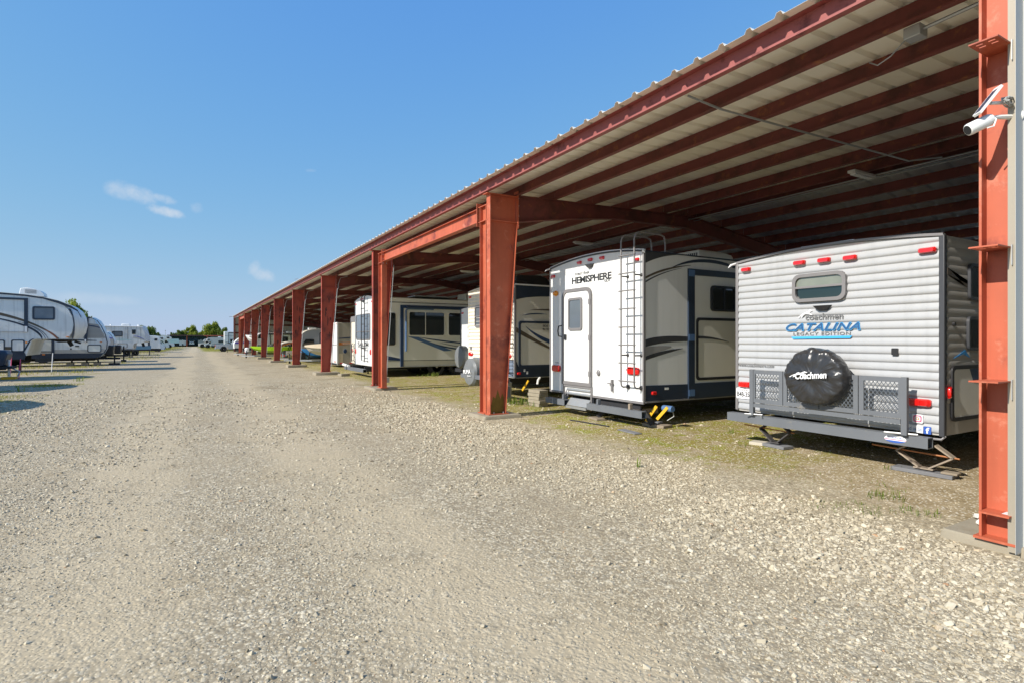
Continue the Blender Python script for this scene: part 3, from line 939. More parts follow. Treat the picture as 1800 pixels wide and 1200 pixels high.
tp = [(y, ct(y) + .012) for y in [ya + W * i / 14 for i in range(15)]]
MB().loft([[P(a, b, -.03), P(a, b, .035), P(a, b + .03, .035), P(a, b + .03, -.03)] for a, b in tp]).build('roof_trim', GREYT, T)
MB().tube([(X, ya - .01, .45), (X - .02, ya + .02, .41), (X - .02, ya + .18, .405)], .014, 6).build('gutter_spout', GREYT, T)
MB().tube([(X, yb + .01, 2.66), (X - .10, yb + .03, 2.63), (X - .14, yb + .05, 2.59)], [.02, .018, .006], 6).build('gutter_spout', DECW, T)
for a, b, w in ((5.48, 2.545, .15), (4.64, 2.545, .17), (4.30, 2.54, .17), (3.97, 2.53, .17), (3.12, 2.505, .18)): light(T, P, a, b, w, .062, d=.06, base=.012)
window(T, P, 4.73, 4.01, 2.01, 2.385, .10, .045, .05, GREYT, GLASS, ('h', .52, GLASSB), base=.012)
cm = MB().loft([[P(4.44, 1.955, .02), P(4.20, 1.955, .02), P(4.26, 1.885, .02), P(4.38, 1.885, .02)], [P(4.42, 1.95, .09), P(4.22, 1.95, .09), P(4.27, 1.895, .07), P(4.37, 1.895, .07)]]).build('camera_mount', BLACK, T)
dog(T, P, 4.66, 1.80, -.20, .105, DECW, .030, .034)
text(T, 'coachmen', P, 4.555, 4.055, 1.765, .085, TEXTG, bold=.012, d0=.026, d1=.031)
text(T, 'CATALINA', P, 4.845, 3.845, 1.622, .105, SKYB, shear=.35, bold=.035, d0=.024, d1=.0285, spacing=1.08)
text(T, 'CATALINA', P, 4.840, 3.850, 1.628, .095, mat('navy_lettering', (.03, .09, .22), .35, var=.3, scale=6), shear=.35, bold=.012, d0=.0285, d1=.032, spacing=1.08)
text(T, 'LEGACY EDITION', P, 4.73, 3.965, 1.565, .042, TEXTG, d0=.026, d1=.030, spacing=1.15)
panel('stripe', SKYB, T, P, [(4.76, 1.548), (3.945, 1.558), (3.97, 1.527), (4.74, 1.518)], .025, .030, smooth=False)
text(T, 'www.coachmenrv.com', P, 5.61, 5.03, 1.115, .055, TEXTG, bold=.004, d0=.026, d1=.030, shear=.1)
for a, b, w in ((5.50, .845, .21), (3.21, .80, .26)):
    tl = light(T, P, a, b, w, .085, d=.055, base=.015, name='tail_light')
    panel('reflector', RLENS, tl, P, rr(a - w * .12, a + w * .12, b - .03, b + .03, .01), .0705, .076)
pl = panel('licence_plate', DECW, T, P, rr(5.65, 5.37, .635, .795, .02), .028, .033)
text(pl, 'TEXAS', P, 5.585, 5.435, .752, .022, TEXTD, d0=.0332, d1=.035)
text(pl, 'B4B-352', P, 5.635, 5.385, .665, .075, TEXTD, bold=.02, d0=.0332, d1=.035)
panel('outlet_cover', BLACK, T, P, rr(3.49, 3.42, 1.33, 1.41, .012), .018, .04)
# stickers
k = panel('sticker', DECW, T, P, rr(3.275, 3.165, .565, .665, .012), .026, .029, smooth=False)
MB().ring(PX(X), rr(3.262, 3.178, .577, .653, .02), rr(3.25, 3.19, .588, .642, .016), .0292, .031).build('outline', PINK, k, smooth=False)
MB().ring(PX(X), rr(3.238, 3.202, .599, .631, .0155), rr(3.23, 3.21, .606, .624, .0088), .0292, .031).build('outline', ODEC, k, smooth=False)
k = panel('sticker', DECW, T, P, [(3.355, .462), (3.165, .455), (3.165, .535), (3.355, .545)], .026, .029, smooth=False)
text(k, 'Find us on', P, 3.35, 3.175, .478, .045, MBLUE, d0=.0292, d1=.031)
k = panel('sticker', FBLUE, T, P, rr(3.16, 3.085, .452, .537, .008), .026, .0295, smooth=False)
text(k, 'f', P, 3.137, 3.103, .46, .066, DECW, bold=.04, d0=.0297, d1=.0315)
# right side
Q = PY(ya)
window(T, Q, 7.72, 8.5, 1.96, 2.38, .06, .035, .03, DARK, GLASS, ('v', .5), base=.012)
window(T, Q, 7.69, 8.5, 1.385, 1.77, .06, .035, .03, DARK, GLASS, ('v', .5), base=.012)
h_ = MB().ring(Q, rr(7.32, 8.6, .60, 1.22, .06), rr(7.36, 8.56, .64, 1.18, .05), .010, .028).build('hatch', BLACK, T)
panel('door_leaf', LBEIGE, h_, Q, rr(7.362, 8.558, .642, 1.178, .04), .010, .02)
panel('stripe', DBLUE, h_, Q, [(7.75, 1.177), (8.5, 1.177), (8.5, 1.02), (7.85, 1.02)], .0202, .022, smooth=False)
panel('stripe', BLUE, T, Q, [(7.38, 1.30), (7.66, 1.395), (7.78, 1.30), (7.62, 1.345)], .012, .015, smooth=False)
panel('stripe', BROWN, T, Q, [(7.24, 2.22), (7.24, 2.30), (7.70, 2.10), (8.2, 2.06)], .012, .015, smooth=False)
light(T, Q, 7.27, .93, .05, .13, base=.008, d=.035)
panel('key_lock', BLACK, T, Q, rr(7.36, 7.40, 1.66, 1.70, .01), .008, .03)
box('skirt', TAUPE, T, X + .03, 14.0, ya + .004, ya + .02, .46, .8)
MB().box(7.3, 12.0, 4.0, 4.7, 2.76, 2.78).build('roof_membrane', DECW, T)
underframe(T, 7.3, 14.6, ya, W, .28, .449)
for xx in (10.6, 11.5):
    wheel(T, xx, ya + .05, .34, .34, .22); wheel(T, xx, yb - .05, .34, .34, .22, 1)
# bumper, jacks
bm_ = MB().ring(PY(3.035), [(6.98, .315), (7.10, .315), (7.10, .435), (6.98, .435)], [(6.99, .325), (7.09, .325), (7.09, .425), (6.99, .425)], 0, -2.63)
bp_ = bm_.build('bumper', STEELG, T, smooth=False)
ov = [(3.36 + .115 * math.cos(t * math.pi / 12), .378 + .043 * math.sin(t * math.pi / 12)) for t in range(24)]
k = panel('sticker', DECW, bp_, PX(6.98), ov, .0005, .002, smooth=False)
panel('band', FBLUE, k, PX(6.98), [(p[0], min(p[1], .360)) for p in ov], .0022, .003, smooth=False)
panel('band', PINK, k, PX(6.98), [(3.36 + .108, .368), (3.36 - .108, .368), (3.36 - .112, .376), (3.36 + .112, .376)], .0022, .003, smooth=False)
text(k, 'RVBUMPER', PX(6.98), 3.43, 3.29, .388, .013, FBLUE, bold=.02, d0=.0022, d1=.003)
for yy in (3.5, 5.1): MB().box(7.101, 7.6, yy, yy + .07, .33, .42).build('bumper_bracket', UNDER, T)


def scissor(par, x, yl, yr, zt, zb, zm, m):
    c = (yl + yr) / 2; w = (yr - yl) * .5
    j = MB()
    for dx in (-.02, .02):
        j.bar((x + dx, c + w * .38, zt), (x + dx, yr, zm), .016, .05, (1, 0, 0)).bar((x + dx, yr, zm), (x + dx, c + w * .18, zb), .016, .05, (1, 0, 0))
        j.bar((x + dx, c - w * .38, zt), (x + dx, yl, zm), .016, .05, (1, 0, 0)).bar((x + dx, yl, zm), (x + dx, c - w * .18, zb), .016, .05, (1, 0, 0))
    j.box(x - .05, x + .05, c - w * .35, c + w * .35, zb - .015, zb)
    o = j.build('scissor_jack', m, par, smooth=False)
    MB().tube([(x, yl - .05, zm), (x, yr + .28, zm + .02)], .009, 6).build('screw_rod', RUSTR, o)
    return o


scissor(T, 7.18, 2.87, 3.43, .34, .075, .225, JACKT)
scissor(T, 7.16, 4.76, 5.22, .34, .075, .235, mat('jack_dark_steel', (.06, .055, .055), .6, var=.3))


def board(name, label, cat, x0, x1, y0, y1, z0, z1, m, rot=0.0, grp=None):
    cx, cy = (x0 + x1) / 2, (y0 + y1) / 2
    o = MB().box(x0 - cx, x1 - cx, y0 - cy, y1 - cy, 0, z1 - z0).build(name, m, bevel=.006)
    o.location = (cx, cy, z0); o.rotation_euler.z = rot
    return tag(o, label, cat, grp)


board('jack_board', 'long grey plank under the right scissor jack of the silver trailer', 'plank', 7.08, 7.28, 2.86, 3.46, .002, .045, WOODG, .05)
board('jack_board', 'short tan offcut lying on the end of the long grey plank', 'board', 7.12, 7.26, 2.83, 2.98, .0455, .07, WOOD, .1)
board('jack_board', 'small dark board under the left scissor jack of the silver trailer', 'board', 7.06, 7.26, 4.78, 5.14, .002, .045, WOODG, -.1)
board('flat_stone', 'pale flat stone beside the left scissor jack of the silver trailer', 'stone', 7.05, 7.25, 5.15, 5.36, -.005, .04, mat('pale_stone', (.50, .45, .36), .9, var=.15, bump=.3), .3)
# mesh rack with the spare wheel
rk = MB()
xr = 6.95
Pr = PX(xr)
for a0, a1 in ((5.215, 4.735), (4.725, 4.235), (4.225, 3.75), (3.74, 3.255)):
    rk.ring(Pr, [(a0, .625), (a1, .625), (a1, 1.085), (a0, 1.085)], [(a0 - .055, .68), (a1 + .055, .68), (a1 + .055, 1.03), (a0 - .055, 1.03)], -.012, .012)
rack = rk.build('mesh_rack', STEELG, T, smooth=False)
for a0, a1 in ((5.16, 4.79), (4.67, 4.29), (4.17, 3.805), (3.685, 3.31)):
    mb = MB(); lo, hi = a1, a0; zl, zh = .682, 1.028; st = .046; kx = 1.0 / 1.35
    q = lo - (zh - zl) * kx
    while q < hi + (zh - zl) * kx:
        for s in (1, -1):
            A = [q, zl] if s == 1 else [q, zl]
            x0, x1 = (q, q + (zh - zl) * kx) if s == 1 else (q, q - (zh - zl) * kx)
            t0, t1 = 0.0, 1.0
            for lim, sg in ((lo, 1), (hi, -1)):
                f0, f1 = sg * (x0 - lim), sg * (x1 - lim)
                if f0 < 0 and f1 < 0: t0, t1 = 1, 0; break
                if f0 < 0: t0 = max(t0, f0 / (f0 - f1))
                if f1 < 0: t1 = min(t1, f0 / (f0 - f1))
            if t1 - t0 > .03:
                pa = (x0 + (x1 - x0) * t0, zl + (zh - zl) * t0); pb = (x0 + (x1 - x0) * t1, zl + (zh - zl) * t1)
                mb.bar(Pr(pa[0], pa[1], .002 * s), Pr(pb[0], pb[1], .002 * s), .0068, .004, (1, 0, 0))
        q += st
    o = mb.build('mesh_panel', MESHG, rack, smooth=False, kind='stuff')
rp = MB()
for a in (5.215, 3.25): rp.box(xr - .02, xr + .03, a - .03, a + .03, .44, 1.09)
rp.box(xr - .02, xr + .02, 3.285, 5.18, .56, .612)
for a in (5.215, 3.25): rp.box(xr + .031, 7.02, a - .02, a + .02, .44, .48)
rp.build('rack_post', STEELG, rack, smooth=False)
MB().tube([(6.9, 3.44, .455), (7.0, 3.14, .455)], .012, 6).tube([(6.9, 5.30, .455), (7.0, 5.08, .455), (6.93, 5.06, .44)], .010, 6).build('hitch_pin', GALV, rack)
cv = MB().lathe([(.02, -.02), (.20, -.012), (.32, .0), (.362, .025), (.385, .07), (.385, .17), (.36, .20), (.28, .205)], (6.78, 4.235, 1.045), (1, 0, 0), 64, (1.06, .94))
cv_o = cv.build('wheel_cover', VINYL, T)
sb = cv_o.modifiers.new('sub', 'SUBSURF'); sb.levels = 1; sb.render_levels = 2
tx = bpy.data.textures.new('creases', 'CLOUDS'); tx.noise_scale = .12; tx.noise_depth = 4
dm = cv_o.modifiers.new('creases', 'DISPLACE'); dm.texture = tx; dm.strength = .06; dm.mid_level = .5; dm.texture_coords = 'LOCAL'
Pc = PX(6.755)
text(cv_o, 'Coachmen', Pc, 4.42, 4.01, 1.005, .088, DECW, bold=.025, d0=.016, d1=.022, slope=.035, shear=.12)
dog(cv_o, Pc, 4.50, 1.03, -.25, .085, DECW, .0225, .0265)
MB().tube([(6.98, 4.235, 1.045), (7.2, 4.235, 1.045)], .05, 8).build('wheel_bracket', UNDER, T)

# --- white bunkhouse trailer with ladder
T = thing('travel_trailer', 'white smooth travel trailer with rear door and ladder beside the silver corrugated one', 'travel trailer', (6.8, 7.25, 0), 'travel trailers in the shed')
X, ya, yb = 6.8, 7.25, 10.13
W = yb - ya
shell(T, [(X, .44), (X, 3.045), (14.6, 3.045), (15.6, 2.2), (15.4, .9), (14.8, .44)], ya, W, WHITE, .115)
ct = lambda y: 3.045 + .115 * (1 - ((y - (ya + yb) / 2) / (W / 2)) ** 2)
P = PX(X); Q = PY(ya)
tp = [(y, ct(y)) for y in [ya - .01 + (W + .02) * i / 18 for i in range(19)]]
MB().loft([[P(a, b - .018, -.03), P(a, b - .018, .02), P(a, b + .012, .02), P(a, b + .012, -.03)] for a, b in tp]).build('roof_trim', DARK, T)
MB().loft([[P(a, b + .0125, -.03), P(a, b + .0125, .022), P(a, b + .03, .015), P(a, b + .03, -.03)] for a, b in tp]).build('roof_membrane', DECW, T)
MB().box(X - .018, X + .02, yb - .02, yb + .018, .45, 3.05).box(X - .016, X + .02, 8.67, yb + .016, .40, .439).build('corner_trim', GREYT, T, bevel=.006)
MB().box(X - .022, X + .03, ya - .016, ya + .02, .45, 3.06).build('corner_trim', GREYT, T, bevel=.006)
box('rear_skirt', GREYT, T, X - .012, X + .02, ya, 8.66, .40, .44)
for a, b in ((10.02, 2.87), (9.08, 3.055), (8.73, 3.07), (8.37, 3.06), (7.42, 2.91)): light(T, P, a, b, .13, .062, d=.04)
MB().loft([[P(8.84, 2.985, 0), P(8.62, 2.985, 0), P(8.68, 2.905, 0), P(8.78, 2.905, 0)], [P(8.82, 2.98, .08), P(8.64, 2.98, .08), P(8.69, 2.92, .06), P(8.77, 2.92, .06)]]).build('camera_mount', DARK, T)
text(T, 'HEMISPHERE', P, 9.345, 8.10, 2.64, .135, TEXTD, bold=.028, d0=.001, d1=.005, spacing=.92)
text(T, 'Forest River', P, 9.23, 8.77, 2.805, .06, TEXTD, d0=.001, d1=.005, small_caps=.75, shear=.1)
text(T, 'GLX', P, 8.31, 8.14, 2.595, .045, TEXTD, bold=.02, d0=.001, d1=.005)
dr = MB().ring(P, [(8.67, .60), (9.65, .60)] + rr(8.67, 9.65, .9, 2.545, .17, 6)[:14], [(8.735, .66), (9.585, .66)] + rr(8.735, 9.585, .93, 2.48, .12, 6)[:14], .0, .045)
door = dr.build('door', GREYT, T)
panel('door_leaf', WHITE, door, P, [(8.74, .665), (9.58, .665)] + rr(8.74, 9.58, .93, 2.475, .12, 6)[:14], .001, .03)
f = MB().ring(P, rr(9.42, 8.95, 1.70, 2.355, .06), rr(9.375, 8.995, 1.745, 2.31, .04), .0305, .055).build('window_frame', GREYT, door)
panel('pane', GLASSS, f and door, P, rr(9.378, 8.992, 1.742, 2.312, .03), .0305, .042)
for zz in (.85, 1.55, 2.25): panel('hinge', GREYT, door, P, rr(8.74, 8.68, zz - .05, zz + .05, .008), .0455, .058)
MB().tube([P(9.71, 1.575, .0), P(9.73, 1.59, .07), P(9.74, 1.69, .08), P(9.73, 1.79, .07), P(9.71, 1.805, .0)], .014, 6).build('grab_handle', BLACK, T)
panel('door_lock', BLACK, door, P, rr(9.565, 9.49, 1.51, 1.62, .015), .0305, .06)
MB().lathe([(.07, 0), (.075, .02), (.05, .06), (.02, .07)], P(9.915, 2.495, 0), (-1, 0, 0), 14, (1.1, .8)).build('porch_light', ALENS, T)
for a, b in ((9.895, .91), (7.50, .965)):
    light(T, P, a, b, .30 if a > 9 else .31, .135, d=.05, name='tail_light')
text(T, 'TURN', P, 9.96, 9.82, 1.02, .022, TEXTD, d0=.001, d1=.003)
MB().lathe([(.045, 0), (.05, .02), (.03, .04)], P(8.475, .885, 0), (-1, 0, 0), 12, (1, 1.2)).build('cable_hatch', GREYT, T)
MB().box(X - .05, X - .001, 8.04, 8.075, .56, .78).box(X - .06, X - .03, 8.02, 8.16, .70, .72).build('crank_hook', GREYT, T)
# folded step in a dark recess under the door
st = MB().ring(P, [(9.63, .14), (8.66, .14), (8.66, .598), (9.63, .598)], [(9.585, .16), (8.70, .16), (8.70, .555), (9.585, .555)], -.03, .03).build('step_well', GREYT, T)
box('step_recess', UNDER, st, X + .20, X + .22, 8.70, 9.585, .16, .555)
for z in (.50, .42): MB().tube([(X - .0, 8.72, z), (X - .0, 9.5, z)], .028, 8).build('step_bar', GALV, st)
tr_ = MB().loft([[(X - .14, 8.69, .20), (X - .03, 8.69, .34), (X - .01, 8.69, .335), (X - .12, 8.69, .195)], [(X - .14, 9.35, .20), (X - .03, 9.35, .34), (X - .01, 9.35, .335), (X - .12, 9.35, .195)]])
tread = tr_.build('step_tread', GALV, st)
MB().box(X - .16, X - .13, 8.68, 9.36, .145, .19).build('step_nose', GALV, st)
for yy in (9.45, 9.53): MB().bar((X - .10, yy, .18), (X + .02, yy, .50), .015, .035).build('step_arm', GREYT, st)
# ladder
ld = MB()
xl = X - .16
for y, (yt) in ((7.655, 8.0), (7.315, 7.6)):
    ld.tube([(X, y - .02, .68), (xl + .05, y, .675), (xl + .01, y, .70), (xl, y, .76), (xl, y, 3.25), (xl + .03, y, 3.33), (xl + .10, y, 3.37), (xl + .62, y, 3.37), (xl + .70, y, 3.34), (xl + .73, y, 3.24), (xl + .73, y, 3.05)], .0155, 8)
lad = ld.build('ladder', GREYT, T)
for z in (2.985, 2.67, 2.365, 2.05, 1.73, 1.42, 1.105, .79):
    MB().tube([(xl - .016, 7.275, z), (xl - .016, 7.70, z)], .0125, 7).build('rung', GREYT, lad)
for y in (7.655, 7.315):
    for z in (2.63, 1.24): MB().tube([(xl, y, z), (X - .02, y - .0, z), (X - .001, y, z)], [.012, .014, .035], 8).build('bracket', BLACK, lad)
    MB().lathe([(.04, 0), (.04, .03), (.015, .04)], (X, y - .02, .68), (-1, 0, 0), 10).build('bracket', BLACK, lad)
# right side
panel('skirt', NAVY, T, Q, [(X + .03, .72), (7.86, .71), (7.86, .44), (X + .03, .45)], .0, .012)
panel('skirt', NAVY, T, Q, [(8.02, .71), (14.8, .72), (14.8, .46), (8.02, .44)], .0, .03)
panel('rub_rail', GREYT, T, Q, [(X + .03, .449), (14.8, .449), (14.8, .42), (X + .03, .42)], -.02, .02)
panel('stripe', DARK, T, Q, [(X + .03, 2.83)] + curve2((X + .03, 2.83), (7.2, 3.0), (7.75, 3.045), 8) + [(X + .03, 3.04)], .0, .003, smooth=False)
panel('roof_edge', NAVY, T, Q, [(X + .03, 3.05), (14.6, 3.05), (14.6, 2.99), (X + .03, 3.035)], .0032, .02)
swoosh(T, NAVY, Q, (7.48, 2.80), (8.35, 3.15), (9.6, 2.80), .01, .11, .02)
swoosh(T, BROWN, Q, (X + .02, 2.57), (7.25, 2.78), (7.95, 2.865), .035, .05, .005)
swoosh(T, DARK, Q, (X + .02, 2.50), (7.2, 2.70), (7.72, 2.80), .03, .02, .003)
swoosh(T, DARK, Q, (X + .02, 1.445), (7.4, 1.60), (9.02, 1.46), .13, .13, .004)
swoosh(T, DARK, Q, (X + .02, 1.19), (7.25, 1.30), (7.74, 1.355), .07, .08, .005)
swoosh(T, mat('fade_grey_decal', (.30, .29, .28), .35, var=.4, scale=1.5), Q, (X + .02, 1.31), (7.2, 1.36), (7.45, 1.385), .15, .11, .02)
so = MB().ring(Q, [(7.86, .45), (12.2, .45), (12.2, 2.80), (7.86, 2.80)], [(8.015, .72), (12.05, .72), (12.05, 2.69), (8.015, 2.69)], .0, .035).build('slide_out', NAVY, T)
panel('wall', LBEIGE, so, Q, [(8.02, .72), (12.04, .72), (12.04, 2.685), (8.02, 2.685)], .0, .018)
for zz in (.55, 1.55, 2.72): panel('corner_cap', MBLUE, so, Q, rr(7.86, 8.01, zz - .06, zz + .06, .01), .0352, .04)
window(T, Q, 8.44, 9.13, 2.04, 2.52, .07, .04, .04, BLACK, GLASS, ('v', .52), base=.018)
ht = MB().ring(Q, rr(8.06, 9.75, .77, 1.915, .07), rr(8.11, 9.70, .82, 1.865, .05), .018, .034).build('hatch', BLACK, T)
panel('door_leaf', BEIGE, ht, Q, rr(8.112, 9.698, .822, 1.863, .045), .018, .026)
swoosh(T, DARK, Q, (8.11, 1.555), (8.5, 1.56), (8.95, 1.47), .05, .04, .003, .027, .031)
light(T, Q, 7.02, .585, .11, .06, base=.012, d=.03)
panel('sticker', DECW, T, Q, rr(7.28, 7.38, .63, .67, .01), .0125, .014)
ac = MB().loft([[(9.3, 8.25, 3.14), (10.5, 8.25, 3.14), (10.5, 9.1, 3.14), (9.3, 9.1, 3.14)], [(9.32, 8.28, 3.36), (10.35, 8.28, 3.36), (10.35, 9.07, 3.36), (9.32, 9.07, 3.36)],
                [(9.36, 8.33, 3.42), (10.05, 8.33, 3.42), (10.05, 9.02, 3.42), (9.36, 9.02, 3.42)]]).build('air_conditioner', PVC, T, bevel=.02)
gr = MB()
for k in range(14): gr.box(9.305, 9.33 - .0, 8.32 + k * .055, 8.345 + k * .055, 3.20, 3.35)
gr.build('grille', DARK, ac)
MB().tube([(X + .5, 7.9, 3.15), (X + .5, 7.9, 3.20)], [.06, .045], 10).build('roof_vent', PVC, T)
MB().tube([(X, ya - .01, 3.05), (X - .05, ya - .03, 3.03), (X - .03, ya - .06, 3.0)], [.025, .02, .006], 6).build('gutter_spout', DECW, T)
MB().tube([(X, yb, 3.05), (X - .08, yb + .03, 3.02), (X - .12, yb + .05, 2.98)], [.02, .015, .006], 6).build('gutter_spout', DECW, T)
box('chassis_apron', UNDER, T, X + .06, X + .10, ya + .15, 8.65, .20, .40)
underframe(T, 6.95, 15.0, ya, W, .26, .42)
for xx in (10.3, 11.2):
    wheel(T, xx, ya + .05, .33, .33, .2); wheel(T, xx, yb - .05, .33, .33, .2, 1)
for y0, y1 in ((7.09, 8.60), (9.34, 10.03)):
    b = MB().ring(PY(y0), [(6.60, .185), (6.71, .185), (6.71, .30), (6.60, .30)], [(6.61, .195), (6.70, .195), (6.70, .29), (6.61, .29)], 0, -(y1 - y0)).build('bumper', STEELG, T, smooth=False)
for yy in (7.42, 8.3, 9.42):
    MB().box(6.712, 7.3, yy, yy + .08, .20, .29).box(6.64, 6.70, yy, yy + .05, .302, .40).build('bumper_bracket', STEELG if yy > 8 else JACKT, T)
stab = MB().bar((7.05, 7.20, .36), (6.98, 7.38, .08), .03, .05).bar((7.10, 6.99, .36), (7.02, 7.16, .14), .03, .05).build('stabilizer_arm', YELL, T)
MB().bar((6.9, 7.35, .27), (6.95, 7.2, .05), .05, .08).build('stabilizer_leg', UNDER, T)
MB().bar((6.9, 8.30, .27), (6.75, 8.45, .05), .05, .08).build('stabilizer_leg', UNDER, T)
MB().lathe([(.05, 0), (.055, .02), (.055, .2), (.05, .22)], (7.15, 7.14, .33), (0, -1, 0), 12).build('stabilizer_motor', MBLUE, T)
MB().tube([(7.2, 6.98, .33), (7.22, 6.96, .2), (7.15, 7.05, .12)], .008, 5).build('cable', CABLE, T)
board('jack_board', 'weathered plank under the yellow stabilizer of the white trailer', 'plank', 6.95, 7.20, 6.98, 7.45, .0, .05, WOOD, .12)
board('jack_board', 'grey pad on top of the plank by the yellow stabilizer', 'pad', 7.0, 7.16, 7.16, 7.42, .051, .085, WOODG, .2)
board('jack_board', 'thin tan board under the far rear leg of the white trailer', 'board', 6.62, 6.80, 8.25, 8.60, .0, .04, WOOD, -.2)
board('grey_board', 'loose grey board lying flat on the moss before the white trailer', 'board', 6.18, 6.32, 6.75, 7.25, .0, .02, WOODG, -.12)
board('dark_stick', 'thin dark stick lying on moss left of the loose grey board', 'stick', 6.25, 6.28, 7.6, 8.6, .0, .02, UNDER, .12)

# stack of pavers between this trailer and the next
for k in range(5):
    lab = ['lowest paver of the concrete stack beside the white trailer with a ladder', 'second paver up in the concrete stack beside the ladder trailer', 'middle paver of the concrete stack beside the ladder trailer',
           'fourth paver up in the concrete stack, just under its top one', 'topmost paver of the concrete stack beside the white ladder trailer'][k]
    board('concrete_block', lab, 'concrete block', 6.80 + rnd.uniform(-.015, .015), 7.05, 10.60 + rnd.uniform(-.02, .02), 11.06, .002 + .076 * k, .074 + .076 * k, CONC, rnd.uniform(-.06, .06), 'pavers stacked beside the white trailer')

# --- cream corrugated trailer behind the near column
T = thing('travel_trailer', 'cream corrugated travel trailer with grey wheel cover, partly behind the big red column', 'travel trailer', (7.0, 12.0, 0), 'travel trailers in the shed')
X, ya, yb = 7.0, 12.0, 14.63
W = yb - ya
shell(T, [(X, .57), (X, 2.86), (14.2, 2.86), (15, 2.0), (14.8, .9), (14.4, .57)], ya, W, BEIGE, .08)
ct = lambda y: 2.86 + .08 * (1 - ((y - (ya + yb) / 2) / (W / 2)) ** 2) - .01
P = PX(X); Q = PY(ya)
corrug('rear_wall', CREAM, T, P, ya + .03, yb - .03, 1.01, ct, .098, .024, .004, power=-1, spp=16)
corrug('lower_wall', BLUEG, T, P, ya + .03, yb - .03, .58, lambda a: 1.008, .09, .018, .004, b1=1.008)
MB().box(X - .03, X + .02, ya - .012, ya + .03, .57, 2.87).build('corner_trim', GREYT, T)
MB().box(X - .03, X + .02, yb - .03, yb + .012, .57, 2.87).build('corner_trim', CREAM, T)
tp = [(y, ct(y) + .012) for y in [ya + W * i / 12 for i in range(13)]]
MB().loft([[P(a, b, -.03), P(a, b, .03), P(a, b + .03, .03), P(a, b + .03, -.03)] for a, b in tp]).build('roof_trim', CREAM, T)
window(T, P, 14.18, 13.5, 1.86, 2.46, .07, .045, .045, GREYT, GLASSS, ('h', .5, GLASSS), base=.012)
for a in (14.50, 13.6, 13.3, 13.0, 12.12): light(T, P, a, 2.725 + (.06 if 12.5 < a < 14 else 0), .11, .055, d=.05, base=.012)
for a in (14.46, 12.27): light(T, P, a, 1.115, .24, .11, d=.055, base=.012, name='tail_light')
panel('licence_plate', DECW, T, P, rr(14.56, 14.30, .95, 1.05, .012), .028, .032)
panel('cable_hatch', GREYT, T, P, rr(14.49, 14.41, 1.24, 1.33, .03), .015, .05)
text(T, 'PUMA', P, 12.36, 12.12, 2.63, .05, RLENS, d0=.027, d1=.03)
ld = MB(); xl = X - .14
for y in (12.36, 12.08): ld.tube([(X - .02, y, .64), (xl, y, .68), (xl, y, 2.86), (xl + .12, y, 2.98), (xl + .5, y, 2.98), (xl + .55, y, 2.85)], .014, 7)
lad = ld.build('ladder', BLACK, T)
for k in range(7): MB().tube([(xl, 12.04, .78 + .31 * k), (xl, 12.42, .78 + .31 * k)], .012, 6).build('rung', BLACK, lad)
MB().tube([(xl, 12.08, 1.42), (X - .001, 12.06, 1.42)], .02, 6).build('bracket', BLACK, lad)
panel('upper_band', NAVY, T, Q, [(X + .02, 2.86), (14.2, 2.86), (14.2, 2.60)] + curve2((9, 2.60), (7.5, 2.66), (X + .02, 2.50), 8), .0, .006)
panel('roof_edge', DECW, T, Q, [(X, 2.90), (14.2, 2.88), (14.2, 2.86), (X, 2.865)], .0, .03)
panel('skirt', NAVY, T, Q, [(X + .02, 1.0), (7.09, .86), (14.4, .84), (14.4, .58), (X + .02, .58)], .0, .008)
so = MB().ring(Q, rr(7.09, 10.5, .83, 1.98, .06), rr(7.145, 10.45, .885, 1.925, .05), .0085, .03).build('hatch', NAVY, T)
panel('door_leaf', BEIGE, so, Q, rr(7.15, 10.44, .89, 1.92, .045), .001, .018)
swoosh(so, DBLUE, Q, (7.28, 1.86), (7.6, 1.55), (8.5, 1.32), .004, .11, .12, .0185, .022)
swoosh(T, BROWN, Q, (7.02, 1.76), (7.5, 1.52), (8.6, 1.05), .12, .10, .02, .0185, .022)
swoosh(T, BROWN, Q, (7.42, 2.25), (7.8, 2.31), (9.0, 2.22), .004, .06, .05)
swoosh(T, DBLUE, Q, (7.20, 2.115), (7.5, 2.19), (7.95, 2.16), .004, .06, .004)
text(T, 'SIDE DOOR', Q, 7.80, 8.25, 1.835, .055, TEXTD, d0=.0185, d1=.022, bold=.02)
text(T, '4x KITCHEN', Q, 7.79, 8.30, 1.755, .055, TEXTD, d0=.0185, d1=.022, bold=.02)
light(T, Q, 7.10, .68, .10, .06, base=.008)
for a, b in ((7.24, .72), (7.32, .66)): panel('sticker', DECW, T, Q, rr(a, a + .05, b, b + .07, .008), .0085, .01)
acp = MB().loft([[(7.4, 12.6, 2.90), (8.6, 12.6, 2.90), (8.6, 13.5, 2.90), (7.4, 13.5, 2.90)], [(7.42, 12.65, 3.16), (8.35, 12.65, 3.18), (8.35, 13.45, 3.18), (7.42, 13.45, 3.16)], [(7.5, 12.7, 3.22), (8.2, 12.7, 3.24), (8.2, 13.4, 3.24), (7.5, 13.4, 3.22)]]).build('air_conditioner', BLACK, T, bevel=.02)
cvr = MB().lathe([(.02, -.03), (.22, -.02), (.34, .0), (.38, .06), (.37, .24), (.3, .27)], (6.60, 13.82, .64), (1, 0, 0), 40, (1.0, 1.0)).build('wheel_cover', GVINYL, T)
dm = cvr.modifiers.new('creases', 'DISPLACE'); dm.texture = tx; dm.strength = .05; dm.texture_coords = 'LOCAL'
text(cvr, 'PUMA', PX(6.57), 14.08, 13.62, .585, .11, DECW, bold=.03, d0=.016, d1=.022, slope=.03)
text(cvr, 'Palomino', PX(6.57), 13.82, 13.62, .525, .035, DECW, bold=.02, d0=.016, d1=.022, slope=.01)
